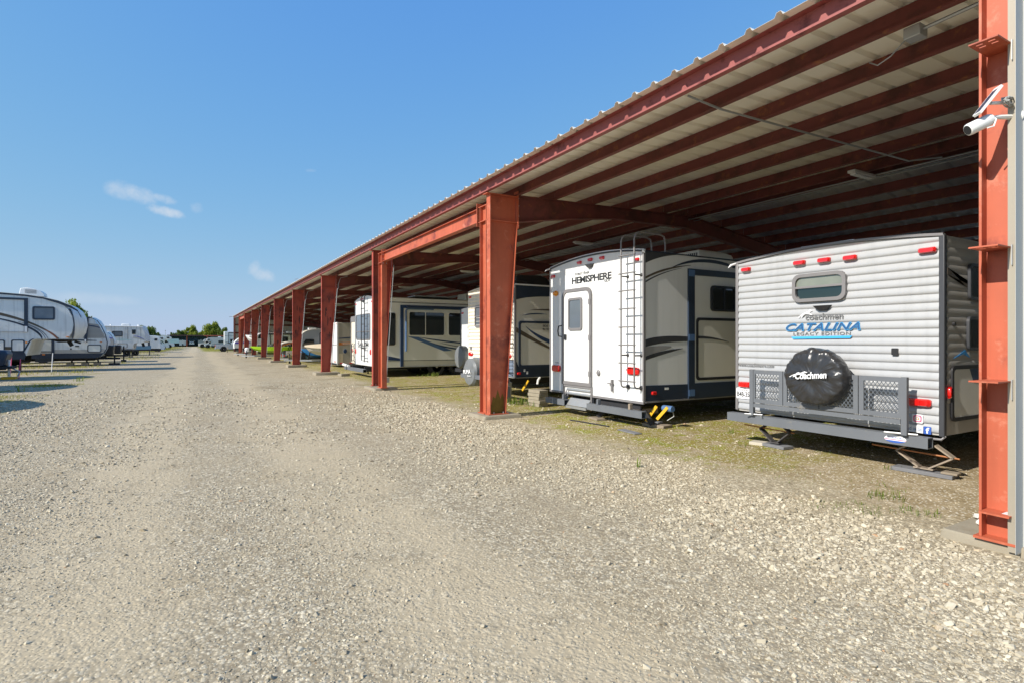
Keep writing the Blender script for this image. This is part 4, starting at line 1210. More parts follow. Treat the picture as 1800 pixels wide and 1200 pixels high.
MB().box(6.86, 7.3, 13.78, 13.86, .50, .60).build('wheel_bracket', UNDER, T)
MB().ring(PY(11.8), [(6.62, .47), (6.73, .47), (6.73, .58), (6.62, .58)], [(6.63, .48), (6.72, .48), (6.72, .57), (6.63, .57)], 0, -2.6).build('bumper', STEELG, T, smooth=False)
underframe(T, 7.2, 14.4, ya, W, .36, .565)
MB().bar((7.35, 11.95, .50), (7.30, 12.15, .24), .03, .05).build('stabilizer_arm', YELL, T)
MB().bar((6.80, 11.95, .48), (6.8, 12.0, .02), .10, .10).build('stabilizer_leg', GALV, T)
MB().tube([(7.72, 11.99, .56), (7.64, 11.95, .50), (7.62, 11.95, .40)], .03, 7).build('drain_hose', PVC, T)
for xx in (10.6, 11.5): wheel(T, xx, ya + .05, .36, .36, .22)
board('grey_block', 'grey block standing under the rear corner of the cream trailer', 'block', 6.55, 6.72, 11.75, 11.98, .0, .40, STEELG)

# --- low white trailer beyond it
T = thing('travel_trailer', 'low plain white trailer showing a thin strip left of the cream corrugated one', 'travel trailer', (8.1, 14.95, 0), 'travel trailers in the shed')
shell(T, [(8.1, .6), (8.1, 2.56), (14, 2.56), (14.6, 1.8), (14.2, .6)], 14.95, 2.65, WHITE, .05)
P = PX(8.1)
for a in (17.45, 16.3, 15.1): light(T, P, a, 2.42, .12, .06)
for a in (17.42, 15.1): light(T, P, a, 1.0, .16, .12, name='tail_light')
MB().box(8.08, 8.12, 17.56, 17.61, .6, 2.57).build('corner_trim', DARK, T)
window(T, P, 16.7, 15.9, 1.5, 2.0)
cvr = MB().lathe([(.02, -.03), (.22, -.02), (.34, .0), (.38, .06), (.37, .22), (.3, .25)], (7.75, 17.0, .95), (1, 0, 0), 32).build('wheel_cover', GVINYL, T)
MB().ring(PY(14.95), [(7.85, .45), (7.96, .45), (7.96, .56), (7.85, .56)], [(7.86, .46), (7.95, .46), (7.95, .55), (7.86, .55)], 0, -2.6).build('bumper', UNDER, T, smooth=False)
underframe(T, 8.2, 14, 14.95, 2.65, .36, .59)
for xx in (10.6, 11.5): wheel(T, xx, 15.0, .36, .36, .22)
MB().tube([(7.96, 17.0, .5), (8.05, 17.0, .95)], .05, 6).build('wheel_bracket', UNDER, T)

# --- large fifth wheel with two big windows
T = thing('fifth_wheel', 'tall cream sided trailer with big dark slide out windows behind the paired red posts', 'travel trailer', (6.5, 22.4, 0), 'travel trailers in the shed')
X, ya, yb = 6.5, 22.4, 25.52
W = yb - ya
shell(T, [(X, .44), (X, 3.20), (14.5, 3.20), (15.5, 2.4), (15.2, 1.3), (13, 1.2), (12.6, .44)], ya, W, LBEIGE, .17)
ct = lambda y: 3.20 + .17 * (1 - ((y - (ya + yb) / 2) / (W / 2)) ** 2)
P = PX(X); Q = PY(ya)
pts = [(ya + .02, .46)] + [(ya + .02 + (W - .04) * i / 12, ct(ya + .02 + (W - .04) * i / 12) - .02) for i in range(13)] + [(yb - .02, .46)]
panel('rear_cap', WHITE, T, P, pts, .0, .012)
tp = [(y, ct(y)) for y in [ya + W * i / 12 for i in range(13)]]
MB().loft([[P(a, b - .02, -.03), P(a, b - .02, .03), P(a, b + .02, .03), P(a, b + .02, -.03)] for a, b in tp]).build('roof_trim', DECW, T)
window(T, P, 25.22, 23.0, 1.52, 2.62, .10, .03, .03, GREYT, GLASSS, ('h', .32, GLASSS), base=.012)
text(T, 'Salem', P, 25.02, 23.30, 1.245, .19, TEXTD, bold=.02, d0=.013, d1=.018, small_caps=.75)
text(T, 'HEMISPHERE', P, 25.02, 23.5, 1.17, .06, TEXTG, d0=.013, d1=.018)
for a in (25.34, 22.97): light(T, P, a, 1.02, .16, .24, base=.012, name='tail_light')
for a, b in ((25.3, 3.1), (24.5, 3.26), (24.2, 3.28), (23.9, 3.28), (22.75, 3.08)): light(T, P, a, b, .13, .07, base=.012)
MB().loft([[P(24.18, 3.20, .01), P(23.98, 3.20, .01), P(24.03, 3.12, .01), P(24.13, 3.12, .01)], [P(24.16, 3.19, .09), P(24.0, 3.19, .09), P(24.05, 3.13, .07), P(24.11, 3.13, .07)]]).build('camera_mount', DARK, T)
panel('licence_plate', DECW, T, P, rr(25.42, 25.16, .70, .86, .015), .013, .02)
ld = MB(); xl = X - .15
for y in (23.90, 23.42): ld.tube([(X - .01, y - .1, .62), (xl, y, .66), (xl, y, 3.30), (xl + .12, y, 3.46), (xl + .6, y, 3.46), (xl + .7, y, 3.3)], .02, 7)
lad = ld.build('ladder', BLACK, T)
for k in range(8): MB().tube([(xl, 23.36, .85 + .33 * k), (xl, 23.96, .85 + .33 * k)], .016, 6).build('rung', BLACK, lad)
MB().tube([(xl, 23.9, 1.16), (X, 23.7, 1.16)], .02, 6).build('bracket', BLACK, lad)
MB().ring(PY(22.7), [(6.10, .20), (6.25, .20), (6.25, .33), (6.10, .33)], [(6.11, .21), (6.24, .21), (6.24, .32), (6.11, .32)], 0, -3.2).build('bumper', STEELG, T, smooth=False)
for yy in (23.0, 25.0): MB().box(6.251, 7.0, yy, yy + .1, .22, .42).build('bumper_bracket', UNDER, T)
MB().tube([(6.15, 25.2, .36), (6.15, 26.3, .40)], .06, 8).build('hose_tube', PVC, T)
panel('roof_edge', DECW, T, Q, [(X, 3.23), (14.5, 3.23), (14.5, 3.20), (X, 3.20)], .0, .02)
panel('stripe', DARK, T, Q, [(X + .3, 3.075), (14.4, 3.075), (14.4, 3.045), (X + .3, 3.045)], .0, .004)
window(T, Q, 6.72, 7.35, 1.30, 2.62, .08, .035, .03, BLACK, GLASS)
panel('skirt', BEIGE, T, Q, [(X + .02, .66), (12.6, .64), (12.6, .40), (X + .02, .40)], .0, .01)
panel('rub_rail', DARK, T, Q, [(X + .02, .685), (12.6, .66), (12.6, .642), (X + .02, .662)], .0, .014)
panel('stripe', DBLUE, T, Q, [(X + .02, .96), (6.9, .90), (7.55, .76), (7.55, .68), (7.0, .70)], .0, .004, smooth=False)
so = MB().ring(Q, [(7.56, .42), (12.0, .42), (12.0, 2.95), (7.56, 2.95)], [(7.69, .422), (11.9, .422), (11.9, 2.83), (7.69, 2.83)], .0, .05).build('slide_out', DBLUE, T)
panel('wall', LBEIGE, so, Q, [(7.70, .68), (11.89, .68), (11.89, 2.82), (7.70, 2.82)], .0, .03)
MB().tube([Q(7.79, 1.05, .07), Q(7.79, 2.75, .07), Q(7.9, 2.80, .07), Q(9.0, 2.80, .07)], .035, 8).build('awning_arm', MBLUE, so)
MB().tube([Q(7.80, 2.86, .10), Q(11.95, 2.86, .10)], .055, 10).build('awning_roll', DBLUE, so)
window(T, Q, 7.90, 9.53, 1.68, 2.70, .09, .03, .03, LBEIGE, GLASS, ('v', .46), base=.03)
window(T, Q, 9.68, 11.2, 1.68, 2.70, .09, .03, .03, LBEIGE, GLASS, ('v', .5), base=.03)
panel('stripe', MBLUE, so, Q, [(7.85, 1.665), (8.3, 1.64), (9.9, 1.06), (9.5, 1.04)], .0302, .034, smooth=False)
swoosh(so, DBLUE, Q, (8.3, 1.64), (9.3, 1.46), (11.2, 1.30), .004, .10, .03, .0345, .037)
swoosh(so, DBLUE, Q, (8.9, 1.42), (9.6, 1.10), (11.2, 1.06), .004, .10, .05, .0345, .037)
swoosh(so, BROWN, Q, (9.3, 1.40), (10.0, 1.22), (11.0, 1.14), .004, .05, .01, .0375, .04)
MB().lathe([(.34, 0), (.34, .12), (.33, .20), (.25, .32), (.12, .39), (.02, .41)], (7.05, 23.0, 3.32), (0, 0, 1), 20, (1.0, 1.0)).build('satellite_dome', DECW, T)
MB().box(8.3, 10.2, 22.7, 23.6, 3.36, 3.40).build('solar_module', GALV, T)
MB().loft([[(11, 23.4, 3.3), (12, 23.4, 3.3), (12, 24.4, 3.3), (11, 24.4, 3.3)], [(11.05, 23.45, 3.65), (11.8, 23.45, 3.65), (11.8, 24.35, 3.65), (11.05, 24.35, 3.65)]]).build('air_conditioner', PVC, T, bevel=.03)
underframe(T, 6.7, 13, ya, W, .28, .435)
for xx in (9.2, 10.15):
    wheel(T, xx, ya + .05, .38, .38, .24); wheel(T, xx, yb - .05, .38, .38, .24, 1)
MB().bar((6.9, 24.9, .3), (7.0, 25.2, .03), .06, .08).build('stabilizer_leg', UNDER, T)

# --- trailer squeezed behind it
T = thing('travel_trailer', 'beige trailer showing only a narrow edge with a small ladder', 'travel trailer', (7.0, 25.6, 0), 'travel trailers in the shed')
shell(T, [(7.0, .40), (7.0, 2.62), (13.5, 2.62), (14, 1.8), (13.8, .40)], 25.6, 2.62, CREAM, .06)
P = PX(7.0)
panel('roof_cap', GREYT, T, P, [(25.62, 2.40), (28.2, 2.40), (28.2, 2.66), (25.62, 2.66)], .0, .03)
MB().box(6.97, 7.03, 25.58, 25.64, .4, 2.6).box(6.97, 7.03, 28.2, 28.25, .4, 2.6).build('corner_trim', GREYT, T)
ld = MB()
for y in (27.3, 27.75): ld.tube([(6.95, y, .45), (6.9, y, .5), (6.9, y, 1.3), (6.97, y, 1.36)], .018, 6)
lad = ld.build('ladder', BLACK, T)
for k in range(4): MB().tube([(6.9, 27.3, .55 + .22 * k), (6.9, 27.75, .55 + .22 * k)], .014, 5).build('rung', BLACK, lad)
for a in (28.0, 25.9): light(T, P, a, 1.0, .1, .2, name='tail_light')
window(T, P, 27.1, 26.2, 1.5, 2.0)
underframe(T, 7.1, 13, 25.6, 2.62, .2, .395)
for xx in (10.0, 10.9): wheel(T, xx, 25.65, .34, .34, .22)

# --- cargo trailer
T = thing('cargo_trailer', 'silver cargo trailer with white rear doors and an orange streak along its side', 'cargo trailer', (7.2, 32.1, 0))
X, ya, yb = 7.2, 32.1, 34.6
shell(T, [(X, .15), (X, 2.47), (12.8, 2.47), (13.2, 2.2), (13.2, .25), (12.9, .15)], ya, yb - ya, PEWTER, .05)
P = PX(X); Q = PY(ya)
rd = panel('rear_door', WHITE, T, P, [(ya + .06, .22), (yb - .06, .22), (yb - .06, 2.36), (ya + .06, 2.36)], .0, .03)
panel('hinge_bar', GALV, rd, P, [(ya + .08, 1.22), (yb - .08, 1.22), (yb - .08, 1.26), (ya + .08, 1.26)], .0302, .045)
MB().box(X - .04, X + .03, ya - .012, ya + .05, .12, 2.5).box(X - .04, X + .03, yb - .05, yb + .012, .12, 2.5).build('corner_post', DECW, T)
MB().box(X - .035, X + .03, ya + .051, yb - .051, 2.37, 2.5).build('header', DECW, T)
for k in range(3): light(T, P, 32.45 + .14 * k, .30, .08, .05, base=.03)
light(T, P, 33.3, 2.43, .10, .05, base=.036); light(T, P, 32.25, 2.43, .08, .05, base=.036)
panel('bumper_bar', UNDER, T, P, [(ya, .12), (yb, .12), (yb, .20), (ya, .20)], -.02, .05)
swoosh(T, DBLUE, Q, (7.25, 1.60), (8.5, 1.74), (12.5, 1.70), .05, .10, .02)
panel('stripe', ODEC, T, Q, [(7.26, 1.38), (10, 1.46), (13, 1.48), (13, 1.40), (8.6, 1.28), (7.9, 1.28), (7.26, 1.22)], .0, .004, smooth=False)
panel('stripe', DECW, T, Q, [(7.4, 1.335), (10, 1.37), (10, 1.34), (7.5, 1.30)], .0042, .006, smooth=False)
MB().lathe([(.10, 0), (.09, .02)], Q(7.62, .90, 0), (0, -1, 0), 16, (1, 1.3)).build('side_vent', DBLUE, T)
panel('corner_patch', CANVAS, T, Q, [(7.26, .25), (7.5, .25), (7.5, .75), (7.26, .78)], .0, .004, smooth=False)
for a in (7.42, 7.95): light(T, Q, a, .22, .18, .05)
panel('skirt', GREYT, T, Q, [(7.2, .12), (12.9, .12), (12.9, .2), (7.2, .2)], .0, .02)
for xx in (9.9, 10.7):
    wheel(T, xx, ya - .02, .32, .32, .2); wheel(T, xx, yb + .02, .32, .32, .2, 1)

# --- teardrop trailer
T = thing('teardrop_trailer', 'pale rounded teardrop trailer with a slanted dark side window, deep in the shed', 'travel trailer', (6.45, 40, 0))
ya, W = 40.0, 2.5
shell(T, [(6.5, .35), (6.42, .9), (6.46, 1.4), (6.54, 1.74), (6.64, 1.90), (6.79, 2.04), (7.0, 2.14), (7.25, 2.21), (7.9, 2.25), (11, 2.2), (11.6, 1.7), (11.7, .5), (11.5, .35)], ya, W, TAUPE, .02)
Q = PY(ya)
edge = [(6.40, 1.4), (6.50, 1.77), (6.61, 1.94), (6.77, 2.08), (6.99, 2.185), (7.25, 2.255), (7.9, 2.295), (9.5, 2.28)]
MB().loft([[Q(a, b - .05, .03), Q(a, b, .03), Q(a, b, -.6), Q(a, b - .05, -.6)] for a, b in edge]).build('roof_cap', CREAM, T)
wp = [(6.63, 1.14), (6.72, 1.36), (6.84, 1.58), (7.36, 1.58), (7.40, 1.54), (7.40, 1.24), (6.82, 1.21), (6.70, 1.10)]
panel('window', GLASS, T, Q, wp, .0, .02)
MB().ring(Q, rr(7.74, 8.4, .5, 2.03, .08), rr(7.79, 8.35, .55, 1.98, .06), .0, .03).build('door', DARK, T)
box('roof_vent', PVC, T, 7.2, 7.7, 40.9, 41.4, 2.24, 2.36)
underframe(T, 6.6, 11.4, ya, W, .2, .345)
for xx in (9.0,): wheel(T, xx, ya - .02, .33, .33, .2)


# --- boats
def boat(name, label, cat, xb, yc, half, L, zk, zg, m, inner=None, bowrise=.12):
    t = thing(name, label, cat, (xb, yc, 0))
    st = [(0, .0, zg + bowrise, zg + bowrise - .05), (.04, .18, zg + bowrise * .9, zk + (zg - zk) * .62), (.12, .45, zg + bowrise * .7, zk + (zg - zk) * .30),
          (.25, .75, zg + bowrise * .45, zk + (zg - zk) * .1), (.45, .95, zg + .02, zk), (.75, 1.0, zg, zk), (1, .95, zg, zk + .02)]
    rings = []
    for f, w, g, kz in st:
        x = xb + f * L; h = max(w * half, .03)
        c = kz + (g - kz) * .42
        rings.append([(x, yc - h, g), (x, yc - h * .93, c), (x, yc, kz), (x, yc + h * .93, c), (x, yc + h, g), (x, yc + h * .8, g + .012), (x, yc - h * .8, g + .012)])
    MB().loft(rings).build('hull', m, t)
    return t


def trailer_under(t, x0, x1, yc, half, z, wx):
    m = MB().box(x0 + .9, x1, yc - half * .7, yc - half * .7 + .07, z, z + .09).box(x0 + .9, x1, yc + half * .7 - .07, yc + half * .7, z, z + .09)
    m.bar((x0, yc, z + .05), (x0 + .95, yc - half * .66, z + .05), .07, .08).bar((x0, yc, z + .05), (x0 + .95, yc + half * .66, z + .05), .07, .08)
    for q in (.35, .75): m.box(x0 + .9 + (x1 - x0 - .9) * q, x0 + .98 + (x1 - x0 - .9) * q, yc - half * .7 + .071, yc + half * .7 - .071, z + .01, z + .08)
    f = m.build('trailer_frame', GALV, t, smooth=False)
    MB().tube([(x0 + .35, yc + .1, .05), (x0 + .35, yc + .1, z + .5)], .03, 7).tube([(x0 + .30, yc + .1, z + .5), (x0 + .22, yc + .1, z + .5)], .02, 6).build('tongue_jack', UNDER, t)
    MB().lathe([(.07, -.03), (.07, .03)], (x0 + .35, yc + .1, .07), (0, 1, 0), 12).build('jack_wheel', RUBBER, t)
    MB().bar((x0 + .8, yc, z + .09), (x0 + .95, yc, z + .65), .06, .06, (0, 1, 0)).build('winch_post', UNDER, t)
    for s in (-1, 1):
        wheel(t, wx, yc + s * (half * .95), .27, .27, .18, s)
        MB().loft([[(wx + .36 * math.cos(a) * k, yc + s * (half * .85), .29 + .34 * math.sin(a) * k) for k in (1, 1.06)] + [(wx + .36 * math.cos(a) * k, yc + s * (half * .85 + .24), .29 + .34 * math.sin(a) * k) for k in (1.06, 1)] for a in [R(10 + 16 * q) for q in range(11)]]).build('fender', DARK, t)


t = boat('covered_boat', 'boat under a tan canvas cover on a trailer beside the cargo trailer', 'boat', 6.27, 36.6, .95, 5.2, .45, 1.0, BEIGE)
cvb = MB().loft([[(6.2, 36.6 - .06, 1.10), (6.2, 36.6, 1.19), (6.2, 36.6 + .06, 1.10)], [(6.6, 36.1, 1.04), (6.6, 36.6, 1.24), (6.6, 37.1, 1.04)], [(7.4, 35.7, .98), (7.4, 36.6, 1.30), (7.4, 37.5, .98)],
                [(8.6, 35.6, .96), (8.6, 36.6, 1.42), (8.6, 37.6, .96)], [(11.5, 35.62, .95), (11.5, 36.6, 1.10), (11.5, 37.58, .95)]]).build('canvas_cover', CANVAS, t)
trailer_under(t, 5.6, 11, 36.6, .95, .22, 9.2)
t = boat('blue_boat', 'small bright blue boat on its trailer in front of the teardrop trailer', 'boat', 5.95, 38.7, .7, 3.2, .25, .80, BOATB, bowrise=.22)
MB().bar((6.1, 38.4, 1.0), (6.9, 38.3, .3), .05, .06).bar((6.5, 38.9, .9), (6.05, 38.7, .75), .05, .06).build('strap_bar', BLACK, t)
MB().loft([[(6.7, 38.1, .30), (7.5, 38.1, .22), (7.5, 38.02, .22), (6.7, 38.02, .30)], [(6.8, 38.1, .42), (7.4, 38.1, .36), (7.4, 38.02, .36), (6.8, 38.02, .42)]]).build('fender', BLACK, t)
box('engine_box', BLACK, t, 6.15, 6.5, 38.0, 38.3, .32, .72, bevel=.03)
MB().bar((6.9, 38.05, .22), (9.2, 38.05, .22), .05, .05).build('trailer_rail', ORNG, t)
trailer_under(t, 5.3, 9, 38.7, .7, .16, 8.0)
t = boat('fishing_boat', 'white boat with a folded cream bimini and a grey covered outboard motor facing the lane', 'boat', 11.0, 44.0, .9, -4.9, .30, .72, WHITE)
om = MB().loft([[(5.92, 43.8, .25), (6.2, 43.8, .22), (6.2, 44.15, .22), (5.92, 44.15, .25)], [(5.90, 43.76, .60), (6.22, 43.76, .62), (6.22, 44.2, .62), (5.90, 44.2, .60)], [(5.98, 43.85, .76), (6.16, 43.85, .78), (6.16, 44.1, .78), (5.98, 44.1, .76)]]).build('outboard_motor', GVINYL, t, bevel=.03)
bi = [(5.55, .80), (5.62, 1.08), (5.85, 1.24), (6.2, 1.33), (6.9, 1.38)]
MB().loft([[(a, 43.2, b), (a, 43.2, b + .07), (a, 44.8, b + .07), (a, 44.8, b)] for a, b in bi]).build('bimini', CREAM, t)
MB().loft([[(a + .08, 43.24, b - .11), (a + .08, 43.24, b - .02), (a + .08, 44.76, b - .02), (a + .08, 44.76, b - .11)] for a, b in bi[1:]]).build('bimini_lining', ODEC, t)
MB().bar((6.15, 43.6, .18), (6.5, 43.6, 1.25), .05, .05, (0, 1, 0)).bar((6.15, 44.4, .18), (6.5, 44.4, 1.25), .05, .05, (0, 1, 0)).build('bimini_pole', UNDER, t)
trailer_under(t, 5.35, 11, 44.0, .9, .12, 9.0)
for s in (-1, 1): light(t, PX(5.95), 44.0 + s * .7, .4, .2, .12, name='tail_light')
t = boat('wakeboard_boat', 'lime green boat with a black tower on a trailer', 'boat', 4.55, 53.2, 1.15, 6.3, .34, .90, LIME, bowrise=.08)
MB().tube([(6.4, 52.2, .92), (6.75, 52.3, 1.7), (7.0, 52.5, 2.0), (7.0, 53.9, 2.0), (6.75, 54.1, 1.7), (6.4, 54.2, .92)], .06, 7).tube([(7.6, 52.2, .92), (7.0, 52.5, 2.0)], .05, 6).tube([(7.6, 54.2, .92), (7.0, 53.9, 2.0)], .05, 6).build('tower', BLACK, t)
MB().loft([[(6.0, 52.6, .92), (6.0, 53.8, .92), (6.3, 53.7, 1.2), (6.3, 52.7, 1.2)], [(6.05, 52.6, .92), (6.05, 53.8, .92), (6.34, 53.7, 1.2), (6.34, 52.7, 1.2)]]).build('windscreen', GLASS, t)
trailer_under(t, 3.9, 10.5, 53.2, 1.15, .13, 8.6)
t = boat('white_boat', 'white boat with a tall flared bow raised on its trailer, beyond the lime boat', 'boat', 4.75, 60.5, 1.2, 6.2, .9, 1.85, WHITE, bowrise=.15)
MB().box(5.0, 10.6, 59.7, 61.3, 1.872, 1.96).build('deck', WHITE, t, bevel=.03)
MB().lathe([(.02, -.02), (.16, 0), (.2, .08), (.2, .36), (.14, .44), (.07, .46)], (4.85, 60.2, .34), (0, 0, 1), 14).build('propane_tank', DECW, t)
trailer_under(t, 3.75, 10.6, 60.5, 1.2, .12, 8.8)

# --- white trailer with awning behind the lime boat
T = thing('travel_trailer', 'white rounded trailer with black awning arms behind the lime green boat', 'travel trailer', (5.4, 57, 0), 'travel trailers in the shed')
shell(T, [(5.5, .45), (5.42, 1.0), (5.44, 1.75), (5.53, 1.98), (5.72, 2.14), (6.0, 2.19), (12.5, 2.15), (12.9, 1.6), (12.8, .45)], 57, 2.6, WHITE, .03)
Q = PY(57)
panel('window', GLASS, T, Q, [(5.50, 1.66), (5.60, 1.95), (5.76, 2.08), (6.15, 2.06), (6.2, 1.7)], .0, .02)
window(T, Q, 7.50, 8.15, 1.33, 1.84, .08, .04, .03, BLACK, GLASS)
MB().tube([Q(6.35, 2.08, .07), Q(10.8, 2.08, .07)], .07, 8).build('awning_roll', BLACK, T)
for a in (6.62, 8.45): MB().bar(Q(a, .75, .05), Q(a - .05, 2.05, .05), .06, .09, (0, 1, 0)).build('awning_arm', BLACK, T)
panel('stripe', DARK, T, Q, [(5.5, 1.06), (12.8, 1.0), (12.8, .92), (5.5, .97)], .0, .004)
box('air_conditioner', PVC, T, 8.2, 9.0, 57.9, 58.6, 2.2, 2.36, bevel=.04)
underframe(T, 5.7, 12.5, 57, 2.6, .25, .445)
for xx in (9.4, 10.2): wheel(T, xx, 56.98, .33, .33, .2)
MB().bar((5.5, 58.3, .4), (4.6, 58.3, .35), .1, .1).build('tongue', UNDER, T)

# --- small trailer at the far end
T = thing('small_trailer', 'small grey trailer with a violet blue band at the far end of the shed', 'travel trailer', (4.73, 76, 0))
shell(T, [(4.75, .5), (4.72, 1.0), (4.8, 1.3), (5.05, 1.6), (5.3, 1.78), (8.5, 1.8), (8.9, 1.2), (8.8, .5)], 76, 2.2, WHITED, .02)
panel('stripe', PURP, T, PY(76), [(4.76, 1.08), (4.86, 1.30), (6.5, 1.34), (6.5, 1.1)], .0, .005, smooth=False)
panel('skirt', UNDER, T, PY(76), [(4.76, .3), (8.8, .3), (8.8, .56), (4.76, .56)], -.05, .006)
MB().bar((4.75, 77.1, .38), (3.7, 77.1, .36), .12, .12).build('tongue', UNDER, T)
MB().tube([(4.05, 77.1, .0), (4.05, 77.1, .7)], .05, 6).build('tongue_jack', JACKT, T)
wheel(T, 6.9, 75.98, .3, .3, .2)
board('concrete_chunk', 'broken dark concrete chunk on the stones left of the big cream trailer', 'concrete chunk', 5.45, 5.85, 23.9, 24.2, .0, .11, CONC, .3)

# ------------------------------------------------------------------ left row, noses towards the lane
def nosed(name, label, x, y, W, H, L, group=None, m=None, vee=1.0, zb=.55):
    T = thing(name, label, 'travel trailer', (x, y, 0), group)
    shell(T, [(x, zb + .5), (x - .05, H * .62), (x - .45, H * .93), (x - .9, H), (x - L, H), (x - L, zb), (x - .7, zb)], y, W, m or WHITED, .05, (x - 1.2, 1, vee), n=10)
    underframe(T, x - L + .1, x - .9, y, W, zb - .2, zb - .005)
    for q in (.5, .6): wheel(T, x - L * q, y + .02, .36, .36, .22); wheel(T, x - L * q, y + W - .02, .36, .36, .22, 1)
    MB().bar((x - 1.0, y + W * .25, zb - .12), (x + .75, y + W / 2, zb - .12), .08, .12).bar((x - 1.0, y + W * .75, zb - .12), (x + .75, y + W / 2, zb - .12), .08, .12).build('a_frame', UNDER, T)
    return T


LG = 'trailers parked along the left side'
# three trailers just outside the frame: their noses throw the pointed shadows on the stones
nosed('travel_trailer', 'dingy white trailer outside the left edge throwing the nearest pointed shadow', -6.35, 14.75, 3.4, 3.0, 7, LG)
nosed('travel_trailer', 'dingy white trailer outside the left edge throwing the second pointed shadow', -6.6, 21.0, 3.4, 3.0, 7, LG)
T = nosed('travel_trailer', 'trailer at the left edge with covered propane bottles on its tongue', -6.9, 27.0, 3.0, 3.05, 7, LG)
MB().loft([[(-6.75, 28.2, .52), (-6.15, 28.2, .52), (-6.15, 28.95, .52), (-6.75, 28.95, .52)], [(-6.78, 28.18, 1.0), (-6.02, 28.18, .98), (-6.02, 28.97, .98), (-6.78, 28.97, 1.0)], [(-6.70, 28.25, 1.16), (-6.1, 28.25, 1.12), (-6.1, 28.9, 1.12), (-6.70, 28.9, 1.16)]]).build('propane_cover', NAVY, T, bevel=.04)
MB().box(-6.85, -5.9, 28.2, 28.9, .42, .51).build('tongue_plate', UNDER, T)
MB().tube([(-6.06, 28.55, .10), (-6.06, 28.55, .75)], .045, 8).build('tongue_jack', DECW, T)
board('jack_block', 'low yellow block under the propane trailer tongue jack', 'block', -6.28, -5.84, 28.4, 28.75, .0, .10, YELL)
MB().tube([(-5.95, 28.5, .42), (-5.72, 28.45, .30), (-5.78, 28.4, .12)], .025, 6).build('safety_chain', GALV, T)

# --- grimy fifth wheel
T = thing('fifth_wheel', 'grimy white fifth wheel with brown curved stripes and roof air conditioner at left edge', 'travel trailer', (-4.6, 34, 0), LG)
ya, W = 34.0, 2.75
roof = [(-14.0, 3.80), (-7.53, 3.67), (-6.66, 3.61), (-5.99, 3.51), (-5.42, 3.36), (-4.93, 3.14), (-4.69, 2.94), (-4.55, 2.63), (-4.50, 2.24), (-4.57, 1.86), (-4.74, 1.57)]
shell(T, roof + [(-6.25, 1.56), (-6.40, 1.5), (-6.60, .80), (-14.0, .80)], ya, W, WHITED, .06, (-5.4, 1, .35))
Q = PY(ya)
for (a, b), (c, d) in zip(roof[:-3], roof[1:-2]):
    pass
MB().loft([[Q(a, b + .012, .02), Q(a, b + .012, -.03), Q(a, b - .06 - (.05 if -5.8 < a < -4.8 else 0), -.03), Q(a, b - .06 - (.05 if -5.8 < a < -4.8 else 0), .02)] for a, b in roof[:8]]).build('roof_edge', NAVY, T)
MB().loft([[Q(a, b + .03, .022), Q(a, b + .03, -.3), Q(a, b + .013, -.3), Q(a, b + .013, .022)] for a, b in roof[:6]]).build('roof_membrane', CREAM, T)
so = MB().ring(Q, [(-12.5, 1.89), (-6.54, 1.89), (-6.54, 3.46), (-12.5, 3.52)], [(-12.4, 1.892), (-6.68, 1.892), (-6.68, 3.37), (-12.4, 3.43)], .0, .04).build('awning_frame', NAVY, T)
panel('bracket_foot', DECW, so, Q, [(-6.66, 1.88), (-6.56, 1.88), (-6.56, 2.15), (-6.66, 2.15)], .041, .06)
window(T, Q, -6.38, -5.55, 2.46, 3.09, .08, .07, .04, NAVY, mat('sky_lit_glass', (.16, .20, .24), .06, var=.4, scale=2), base=.001)
c = curve2((-4.99, 3.02), (-4.72, 2.35), (-4.90, 1.56), 12)
MB().loft([[Q(a - .018, b, -.2), Q(a - .018, b, .012), Q(a + .018, b, .012), Q(a + .018, b, -.2)] for a, b in c]).build('nose_seam', NAVY, T)
swoosh(T, BROWN, Q, (-8.2, 2.86), (-6.3, 2.48), (-5.40, 1.58), .14, .11, .05)
swoosh(T, RUSTD, Q, (-6.0, 2.03), (-5.65, 1.86), (-5.45, 1.58), .01, .14, .12, .0055, .008)
swoosh(T, NAVY, Q, (-8.2, 2.62), (-6.2, 2.26), (-6.02, 1.57), .05, .08, .16)
swoosh(T, GREYT, Q, (-6.9, 2.37), (-6.0, 2.10), (-5.80, 1.57), .02, .06, .05)
swoosh(T, BLUEG, Q, (-6.7, 2.25), (-6.05, 2.05), (-5.90, 1.57), .01, .05, .06)
panel('stripe', BROWN, T, Q, [(-13, 1.30), (-6.75, 1.20), (-6.62, 1.06), (-13, 1.14)], .0, .004, smooth=False)
panel('skirt', NAVY, T, Q, [(-14, .97), (-6.70, 1.02), (-6.62, .84), (-6.66, .62), (-14, .62)], .0, .012)
sk = [(-6.14, 1.58), (-6.35, 1.575), (-6.47, 1.48), (-6.72, .92)]
MB().loft([[Q(a - .03, b, .0), Q(a - .03, b, .014), Q(a + .03, b, .014), Q(a + .03, b, .0)] for a, b in sk]).build('seam', NAVY, T)
for a0, a1 in ((-7.14, -6.66), (-8.2, -7.36)):
    h_ = MB().ring(Q, rr(a0, a1, .98, 1.53, .07), rr(a0 + .045, a1 - .045, 1.02, 1.485, .05), .0045, .022).build('hatch', NAVY, T)
    panel('door_leaf', WHITED, h_, Q, rr(a0 + .046, a1 - .046, 1.022, 1.484, .05), .0045, .014)
light(T, Q, -6.60, 1.40, .08, .08, ALENS); light(T, Q, -5.07, 1.66, .12, .05, ODEC)
